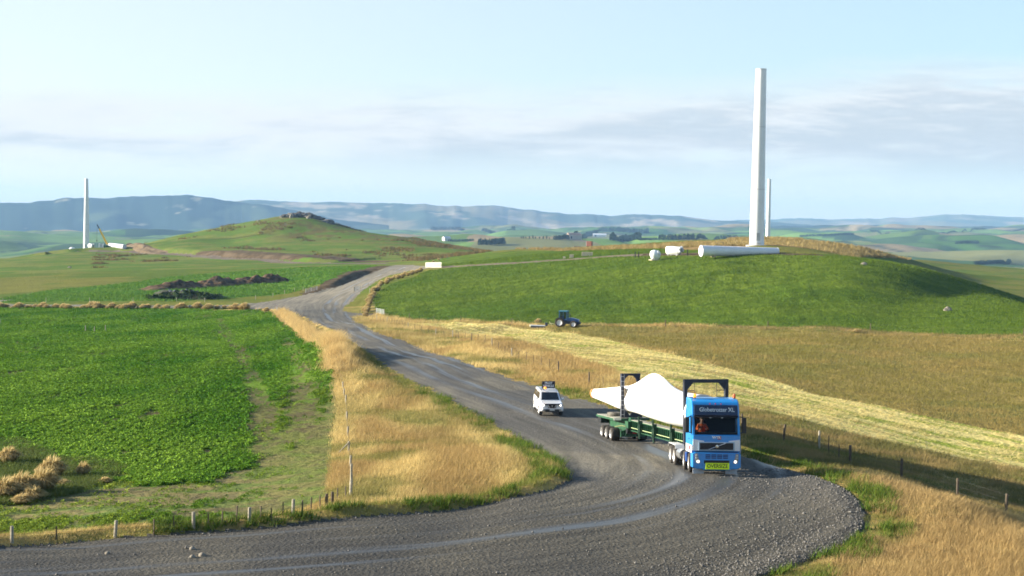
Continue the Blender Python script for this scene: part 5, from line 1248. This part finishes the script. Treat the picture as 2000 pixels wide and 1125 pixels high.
MB().lathe([(.16, 0), (.12, .1), (.0, .13)], 16, T((-.02, yb - 1.15, .90)) @ RX(math.pi / 2)).build('tank_cap', chrome, trailer, True)
MB().box((-.05, yb - 1.18, .64), (.26, .03, .10)).build('red_reflector', redl, trailer)
MB().box((-.85, yb + 4.4, 1.20), (.6, .8, .42), ch=.03).build('tool_box', black, trailer)
m = MB(); m.path([(-1.15, yb - .1, 1.0), (-.7, yb - .3, 1.08), (-.2, yb - .6, .95), (.1, yb - .9, 1.1)], .03, 6); m.build('air_hose', plain('hose_yellow', (.5, .5, .22), .6), trailer)
sp = MB().lathe([(.28, 0), (.46, 0), (.5, .06), (.5, .2), (.46, .26), (.28, .26), (.28, .0)], 24, T((-.62, yb + 2.2, 1.58)), False).build('spare_tyre', plain('spare_grey', (.16, .145, .12), .9, var=.4), trailer, True)
for y in (yb + .75, yb + 2.05, yb + 3.35):
    MB().tube((-1.1, y, .43), (1.1, y, .43), .07, .07, 10).build('axle', dark_st, trailer)
    for s in (-1, 1): wheel(trailer, s * .95, y, .44, .58, s, dish=.12)
# rear portal with the cradle
r0 = loc(1231, 780, 96.0); ztr = loc(1231, 729.5, 96.0).z; zbr = 1.60; yr = r0.y; rw = .58; xr = 0.0
m = MB(); m.box((xr - rw, yr, (zbr + ztr) / 2), (.20, .26, ztr - zbr)); m.box((xr + rw, yr, (zbr + ztr) / 2), (.16, .26, ztr - zbr)); m.box((xr, yr, ztr - .07), (2 * rw + .2, .24, .15))
for s in (-1, 1): m.prism([(xr + s * rw, ztr - .75), (xr + s * rw, ztr - .1), (xr + s * (rw - .42), ztr - .1), (xr + s * (rw - .38), ztr - .18), (xr + s * (rw - .2), ztr - .34), (xr + s * (rw - .1), ztr - .7)], yr - .10, yr + .10, axis='y')
m.prism([(xr - rw, zbr), (xr - rw, zbr + .95), (xr - .42, zbr + .62), (xr - .05, zbr + .10), (xr + .22, zbr + .52), (xr + rw + .14, zbr + .42), (xr + rw + .24, zbr)], yr - .12, yr + .12, axis='y')
rp = m.build('rear_portal', frame_m, trailer, bevel=.012)
for k in range(9): MB().tube((xr - rw - .1, yr - .15, zbr + .2 + k * (ztr - zbr - .4) / 8), (xr - rw + .1, yr - .15, zbr + .2 + k * (ztr - zbr - .4) / 8), .018, .018, 6).build('rung', plain('rung_pale', (.40, .42, .46), .5), rp)
for s in (-1, 1): MB().box((xr - rw + s * .11, yr - .15, (zbr + ztr) / 2), (.025, .03, ztr - zbr - .1)).build('ladder_rail', plain('rung_pale', (.40, .42, .46), .5), rp)
m = MB(); pts = [(xr - .40, zbr + 1.95), (xr - .36, zbr + 1.35), (xr - .22, zbr + .85), (xr + .0, zbr + .50), (xr + .30, zbr + .34)]
for a, b_ in zip(pts[:-1], pts[1:]): m.prism([(a[0] - .09, a[1]), (a[0] + .05, a[1] + .03), (b_[0] + .05, b_[1] + .03), (b_[0] - .09, b_[1] - .03)], yr - .35, yr + .30, axis='y')
m.build('cradle_pad', plain('pad_brown', (.16, .135, .10), .9), rp)

# ---- blade
a0 = Vector(P(1372, 806, 79.1)); a1 = Vector(P(1156, 768, 107.6)); AX = (a1 - a0); BL = AX.length
Yb = AX.normalized(); Xb = Yb.cross(Vector((0, 0, 1))).normalized(); Zb = Xb.cross(Yb)
BM = Matrix(((Xb.x, Yb.x, Zb.x, a0.x), (Xb.y, Yb.y, Zb.y, a0.y), (Xb.z, Yb.z, Zb.z, a0.z), (0, 0, 0, 1)))
blade = thing('transported_blade', 'huge white wind turbine blade lying on the green trailer', 'turbine blade', BM)
st = [(0, 1.0, 1.0, 1.0), (2.0, 1.0, 1.0, 1.0), (4.5, 1.04, 1.03, .93), (6.4, 1.28, 1.03, .82), (8.0, 1.66, 1.0, .72), (9.2, 1.87, .97, .65), (10.4, 1.94, .94, .60), (11.6, 1.86, .91, .56), (12.9, 1.64, .86, .50), (14.5, 1.32, .80, .45), (16.5, 1.02, .77, .39), (19.8, .80, .73, .32), (24, .56, .52, .24), (27, .40, .38, .18), (BL - .35, .32, .30, .15), (BL - .05, .22, .20, .10)]
def catmull(S_, k=5):
    A = np.array(S_); out_ = []
    for i in range(len(A) - 1):
        p0, p1, p2, p3 = A[max(i - 1, 0)], A[i], A[i + 1], A[min(i + 2, len(A) - 1)]
        m1 = (p2 - p0) / max(p2[0] - p0[0], 1e-6) * (p2[0] - p1[0]); m2 = (p3 - p1) / max(p3[0] - p1[0], 1e-6) * (p2[0] - p1[0])
        for j in range(k):
            t_ = j / k; out_.append((2 * t_ ** 3 - 3 * t_ ** 2 + 1) * p1 + (t_ ** 3 - 2 * t_ ** 2 + t_) * m1 + (-2 * t_ ** 3 + 3 * t_ ** 2) * p2 + (t_ ** 3 - t_ ** 2) * m2)
    return out_ + [A[-1]]
st = [tuple(q) for q in catmull(st)]
n = 40; vs = []; fs = []
for y, up, dn, th in st:
    for i in range(n):
        t_ = 2 * math.pi * i / n; c, s = math.cos(t_), math.sin(t_)
        k = min(1, max(0, (y - 3) / 7)); fat = 1 - k * .75 * (max(s, 0) ** 1.2)
        vs.append((th * c * fat, y, (up if s > 0 else dn) * s))
for j in range(len(st) - 1): fs += [(j * n + i, j * n + (i + 1) % n, (j + 1) * n + (i + 1) % n, (j + 1) * n + i) for i in range(n)]
fs += [tuple(range(n))[::-1], tuple(range((len(st) - 1) * n, len(st) * n))]
MB().add(vs, fs).build('shell', plain('blade_white', (.80, .80, .79), .35, var=.03, scale=.3), blade, True)
MB().lathe([(.36, -.12), (.345, .12), (.30, .16)], 20, T((0, BL - .45, .0)) @ RX(-math.pi / 2) @ Matrix.Diagonal((.62, 1, 1, 1))).build('tip_band', plain('tip_orange', (.75, .30, .10), .6), blade, True)
MB().lathe([(1.02, -.08), (1.02, .10), (.85, .10), (.85, -.05)], 36, RX(-math.pi / 2)).build('root_ring', plain('root_grey', (.6, .6, .62), .5), blade, True)

# ---- driver
def figure(label, M_, joints, bones, mats, parent=None):
    me = bpy.data.meshes.new('person'); me.from_pydata([j[0] for j in joints], bones, []); o = bpy.data.objects.new('person', me); COL.objects.link(o)
    sk = o.modifiers.new('skin', 'SKIN'); sk.use_smooth_shade = True
    for v, j in zip(me.skin_vertices[0].data, joints): v.radius = (j[1], j[1] * (j[2] if len(j) > 2 else 1))
    me.skin_vertices[0].data[0].use_root = True
    o.modifiers.new('sub', 'SUBSURF').levels = 1; o.modifiers['sub'].render_levels = 1
    me.materials.append(mats); o.matrix_world = M_; return o
sh = Vector((-.62, .86, 2.02)); J = [((0,0,0), .15, .9), ((0,-.01,.25), .14, .85), ((0,-.03,.45), .155, .8), ((0,-.05,.58), .06), ((0,-.08,.66), .07), ((0,-.10,.76), .10, 1.1), ((0,-.10,.86), .075),
     ((-.19,-.05,.48), .07), ((-.27,-.16,.27), .05), ((-.17,-.36,.27), .035), ((.19,-.05,.48), .07), ((.27,-.16,.27), .05), ((.17,-.36,.27), .035),
     ((-.10,-.10,-.02), .09), ((-.13,-.42,.0), .065), ((-.13,-.46,-.36), .045), ((.10,-.10,-.02), .09), ((.13,-.42,.0), .065), ((.13,-.46,-.36), .045)]
Bn = [(0,1),(1,2),(2,3),(3,4),(4,5),(5,6),(2,7),(7,8),(8,9),(2,10),(10,11),(11,12),(0,13),(13,14),(14,15),(0,16),(16,17),(17,18)]
for hand in (9, 12):
    hx, hy, hz_ = J[hand][0]; sg = -1 if hx < 0 else 1
    for f in range(4):
        q0 = len(J); J.append(((hx - sg * .012 + sg * (f - 1.5) * .0, hy - .035, hz_ + .028 - f * .018), .009)); J.append(((hx - sg * .015, hy - .075, hz_ + .03 - f * .018), .008)); J.append(((hx - sg * .04, hy - .085, hz_ + .026 - f * .018), .007)); Bn += [(hand, q0), (q0, q0 + 1), (q0 + 1, q0 + 2)]
    q0 = len(J); J.append(((hx - sg * .03, hy - .02, hz_ + .02), .010)); J.append(((hx - sg * .05, hy - .05, hz_ + .035), .009)); Bn += [(hand, q0), (q0, q0 + 1)]
skin = plain('skin', (.50, .28, .19), .6)
drv = figure('person', TRK @ T(sh), J, Bn, skin); tag(drv, 'truck driver in an orange vest at the wheel behind the windscreen', 'person')
m = MB(); m.lathe([(.20, .0), (.19, .22), (.22, .42), (.20, .50), (.09, .57)], 18, Matrix.Diagonal((1, .8, 1, 1))); m.build('vest', hi_vis, drv, True)
for s in (-1, 1): MB().path([(s * .17, -.05, .49), (s * .275, -.16, .27), (s * .20, -.33, .275)], .068, 10).build('sleeve', hi_vis, drv, True)
MB().lathe([(.112, -.01), (.118, .04), (.095, .095), (.0, .125)], 16, T((0, -.075, .80))).build('hair', plain('hair_grey', (.12, .09, .07), .8), drv, True)
MB().bm(rock_mesh(.017, .03, .022, 3, 2, 0), T((0, -.205, .76))).build('nose', skin, drv, True)
for s in (-1, 1):
    MB().lathe([(.016, 0), (.0, .008)], 8, T((s * .038, -.197, .785)) @ RX(math.pi / 2)).build('eye', black, drv); MB().box((s * .105, -.09, .77), (.02, .04, .06), ch=.008).build('ear', skin, drv)
MB().box((0, -.198, .722), (.05, .01, .012)).build('mouth', plain('lip', (.35, .12, .10), .6), drv)
MB().box((-.62, 1.0 - .03, 2.2), (.5, .02, .6), ch=.005).build('seat_back', plain('seat_grey', (.04, .045, .055), .9), truck)

# ---- pilot vehicle
px_ = P(1078, 812, 110.0); PV = place(float(px_[0]), 110.0, -.10, 1.0, 3.2, .0)
car = thing('pilot_vehicle', 'white off-road pickup with a PILOT VEHICLE board and amber lamp on its roof', 'car', PV)
def loft(secs, mat, name, parent, bevel=.05, sm=True):
    """secs: list of (y, z_low, z_high, half_width_low, half_width_high)"""
    vs = []; fs = []
    for y, z0, z1, w0, w1 in secs: vs += [(-w0, y, z0), (w0, y, z0), (w1, y, z1), (-w1, y, z1)]
    for j in range(len(secs) - 1):
        for i in range(4): fs.append((j * 4 + i, j * 4 + (i + 1) % 4, j * 4 + 4 + (i + 1) % 4, j * 4 + 4 + i))
    fs += [(3, 2, 1, 0), tuple(range(len(secs) * 4 - 4, len(secs) * 4))]
    return MB().add(vs, fs).build(name, mat, parent, sm, bevel, 30)
body = loft([(0.0, .52, .88, .74, .72), (.12, .42, 1.02, .88, .80), (.5, .40, 1.08, .92, .84), (1.25, .40, 1.14, .925, .86), (4.9, .42, 1.16, .925, .88), (5.15, .55, 1.1, .86, .84)], wht, 'body', car, .06)
loft([(1.15, 1.12, 1.14, .85, .84), (1.95, 1.12, 1.74, .87, .70), (2.3, 1.12, 1.80, .88, .71), (3.4, 1.12, 1.81, .88, .72), (4.7, 1.12, 1.78, .87, .72), (5.1, 1.12, 1.20, .85, .8)], wht, 'cabin', car, .04)
MB().add([(-.70, 1.20, 1.18), (.70, 1.20, 1.18), (.60, 1.86, 1.685), (-.60, 1.86, 1.685), (-.70, 1.18, 1.20), (.70, 1.18, 1.20), (.60, 1.84, 1.705), (-.60, 1.84, 1.705)], [(0,1,2,3),(4,5,6,7),(0,1,5,4),(1,2,6,5),(2,3,7,6),(3,0,4,7)]).build('windscreen', glass, car)
for s in (-1, 1):
    for y0, y1, y2, y3 in ((1.55, 2.45, 2.45, 1.98), (2.52, 3.35, 3.35, 2.52), (3.55, 4.75, 4.6, 3.55)):
        q = [(s * .895, y0, 1.22), (s * .895, y1, 1.22), (s * .765, y2, 1.66), (s * .765, y3, 1.66)]
        MB().add(q + [(x - s * .03, y, z) for x, y, z in q], [(0,1,2,3),(4,5,6,7),(0,1,5,4),(1,2,6,5),(2,3,7,6),(3,0,4,7)]).build('side_window', glass, car)
    for y in (1.62, 2.6): d = MB().box((s * .932, y + .42, .82), (.012, .86, .58), ch=.004).build('door', wht, car); MB().box((s * .945, y + .72, .98), (.02, .14, .03)).build('handle', chrome, d)
    MB().box((s * 1.02, 1.55, 1.22), (.22, .12, .18), ch=.04).build('mirror', wht, car)
    MB().prism([(s * .46, .82), (s * .80, .84), (s * .84, .98), (s * .50, 1.0)], -.03, .2, axis='y').build('headlight', lampoff, car, bevel=.02)
    MB().lathe([(.07, 0), (.055, .03), (.0, .04)], 14, T((s * .66, -.03, .91)) @ RX(math.pi / 2)).build('lit_lamp', plain('dipped_lamp', (.8, .8, .78), .1, emit=(1, .95, .85, 1.2)), car)
    MB().lathe([(.045, 0), (.04, .02), (.0, .025)], 12, T((s * .62, -.02, .56)) @ RX(math.pi / 2)).build('fog_lamp', black, car)
    for y in (.95, 4.15):
        wheel(car, s * .80, y, .385, .26, s, tyre, rim_m)
        arc = [(y + .47 * math.cos(a), .385 + .47 * math.sin(a)) for a in np.linspace(0, math.pi, 12)] + [(y + .41 * math.cos(a), .385 + .41 * math.sin(a)) for a in np.linspace(math.pi, 0, 12)]
        MB().prism(arc, s * .78, s * .945).build('wheel_arch', wht, car)
    MB().box((s * .93, 2.6, .40), (.12, 2.2, .06), ch=.02).build('side_step', plain('step_grey', (.35, .35, .36), .5), car)
    MB().tube((s * .62, 1.95, 1.87), (s * .62, 4.4, 1.87), .02, .02, 8).build('roof_rail', black, car)
MB().prism([(-.42, 1.0), (.42, 1.0), (.28, .70), (-.28, .70)], -.035, .1, axis='y').build('grille', plain('grille_black', (.014, .011, .014), .6), car)
MB().box((0, .02, 1.005), (1.3, .22, .05), ch=.015).build('bonnet_guard', plain('guard_smoke', (.02, .022, .035), .3), car)
for s in (-1, 1): MB().prism([(s * .40, .99), (s * .30, .99), (s * .16, .72), (s * .26, .72)], -.055, -.03, axis='y').build('grille_strut', chrome, car)
MB().lathe([(.07, 0), (.06, .02)], 14, T((0, -.04, .86)) @ RX(math.pi / 2)).build('badge', chrome, car)
MB().box((0, -.01, .50), (1.1, .10, .22), ch=.03).build('lower_bumper', black, car)
np_ = MB().box((0, -.07, .56), (.38, .015, .12)).build('number_plate', plain('plate_white', (.6, .6, .58), .5), car)
m = MB()
for y in (2.15, 2.9): m.tube((-.66, y, 1.90), (.66, y, 1.90), .022, .022, 8)
m.build('roof_bars', black, car)
sg_ = MB().box((.0, 2.5, 2.23), (1.04, .06, .52), ch=.01).build('roof_sign', plain('sign_navy', (.010, .014, .035), .5), car)
ltr = plain('letter_pale', (.75, .80, .84), .5)
lettering('sign_lettering', 'PILOT', .24, ltr, sg_, T((0, 2.462, 2.345)) @ FACE, .60, .009); lettering('sign_lettering', 'VEHICLE', .24, ltr, sg_, T((0, 2.462, 2.115)) @ FACE, .88, .009)
for x in (-.30,): MB().lathe([(.10, 0), (.11, .08), (.09, .16), (.0, .19)], 16, T((x, 2.2, 1.90))).build('beacon', amber, car, True)
MB().box((-.05, 2.2, 1.90), (.8, .16, .05), ch=.01).build('light_bar', chrome, car)
for s in (-1, 1): MB().tube((s * .42, 2.5, 1.90), (s * .42, 2.5, 1.98), .02, .02, 6).build('sign_leg', black, car)

# ---- tractor with a mower behind it
tb = on_ground(1104, 638.5); yaw = R(-14)
TM = T(Vector((tb.x, tb.y, G(tb.x, tb.y)))) @ RZ(yaw)          # local +x is forward (to the right)
tra = thing('farm_tractor', 'blue farm tractor with white wheel centres at the edge of the uncut hay', 'tractor', TM)
tbl = plain('tractor_blue', (.018, .10, .30), .35, var=.1, coat=.3); tdk = plain('tractor_dark', (.012, .020, .040), .6)
MB().prism([(.35, 1.05), (.35, 1.62), (1.2, 1.66), (2.35, 1.42), (2.5, 1.2), (2.5, 1.0)], -.36, .36, axis='y').build('bonnet', tbl, tra, bevel=.06)
MB().prism([(-1.1, .65), (-1.1, 1.2), (.4, 1.2), (2.5, 1.02), (2.55, .62), (1.4, .5)], -.28, .28, axis='y').build('chassis', tdk, tra)
MB().box((2.62, 0, .78), (.32, .7, .36), ch=.05).build('front_weight', tdk, tra)
cb = MB()
for x, y in ((-.95, -.72), (-.95, .72), (.42, -.70), (.42, .70)): cb.box((x, y, 2.02), (.09, .09, 1.42))
for y in (-.73, .73): cb.box((-.25, y, 2.0), (.06, .05, 1.4))
cb.box((-.27, 0, 1.28), (1.45, 1.5, .16)); cb = cb.build('cab_frame', tbl, tra)
MB().box((-.27, 0, 2.78), (1.62, 1.62, .17), ch=.05).build('cab_roof', plain('roof_teal', (.03, .16, .24), .4), tra)
for y in (-.70, .70): MB().box((-.27, y, 2.05), (1.28, .02, 1.3)).build('cab_glass', gl_m, tra)
for x in (-.94, .41): MB().box((x, 0, 2.05), (.02, 1.3, 1.3)).build('cab_glass', gl_m, tra)
MB().box((-.55, 0, 1.6), (.5, .6, .8), ch=.08).build('seat', tdk, tra)
MB().tube((.95, -.28, 1.6), (.95, -.28, 2.45), .05, .045, 8).build('exhaust', dark_st, tra)
m = MB(); m.path([(.45, -.75, 2.5), (.9, -1.0, 2.5)], .025, 6); m.box((.95, -1.03, 2.38), (.06, .2, .32)); m.build('mirror', black, tra)
rimw = plain('wheel_white', (.66, .67, .70), .4, var=.1)
def twheel(x, y, r, w_, s):
    e = bpy.data.objects.new('wheel', None); COL.objects.link(e); e.parent = tra; e.location = (x, y, r); q = RX(math.pi / 2 * (1 if s < 0 else -1))
    MB().lathe([(r * .6, -w_ / 2), (r * .92, -w_ / 2), (r, -w_ * .3), (r, w_ * .3), (r * .92, w_ / 2), (r * .6, w_ / 2), (r * .58, 0), (r * .6, -w_ / 2)], 30, q, False).build('tyre', tyre_dusty, e, True)
    lm = MB()
    for k in range(20): a = 2 * math.pi * k / 20; lm.add(*_bx((0, 0, 0), (.10, .07, w_ * .8)), M_=q @ RZ(a) @ T((r * 1.0, 0, 0)) @ RX(.5))
    lm.build('tread', tyre_dusty, e)
    MB().lathe([(0, w_ * .28), (r * .2, w_ * .30), (r * .5, w_ * .22), (r * .58, w_ * .46), (r * .64, w_ * .5), (r * .64, w_ * .3)], 26, q, False).build('rim', rimw, e, True)
for s in (-1, 1):
    twheel(-.85, s * .85, .80, .48, s); twheel(1.65, s * .80, .58, .38, s)
    MB().prism([(-.85 + .92 * math.cos(a), .80 + .92 * math.sin(a)) for a in np.linspace(.3, 2.6, 10)] + [(-.85 + .86 * math.cos(a), .80 + .86 * math.sin(a)) for a in np.linspace(2.6, .3, 10)], s * .6, s * 1.12, axis='y').build('mudguard', tdk, tra)
mw = thing('mower', 'low pale mower trailing behind the blue tractor', 'mower', T(Vector((tb.x, tb.y, 0)) + Vector((-4.6, .6, G(tb.x - 4.6, tb.y + .6)))) @ RZ(yaw))
MB().box((0, -.2, .55), (2.5, 1.2, .10), ch=.03).build('mower_deck', plain('mower_grey', (.50, .54, .56), .5), mw)
MB().box((-1.35, -.2, .48), (.5, .9, .35), ch=.08).build('end_shield', plain('mower_pale', (.68, .65, .50), .6), mw)
m = MB(); m.path([(1.2, 0, .6), (2.2, 0, 1.0), (3.1, 0, .8)], .06, 8); m.path([(1.9, -.3, 1.25), (2.3, -.1, .7)], .08, 8); m.build('drawbar', plain('bar_cream', (.66, .62, .36), .6), mw)
m = MB().box((1.35, -.1, .8), (.4, .5, .6), ch=.06).build('gearbox', tdk, mw)
MB().box((0, -.85, .35), (2.6, .04, .36)).build('skirt', tdk, mw)
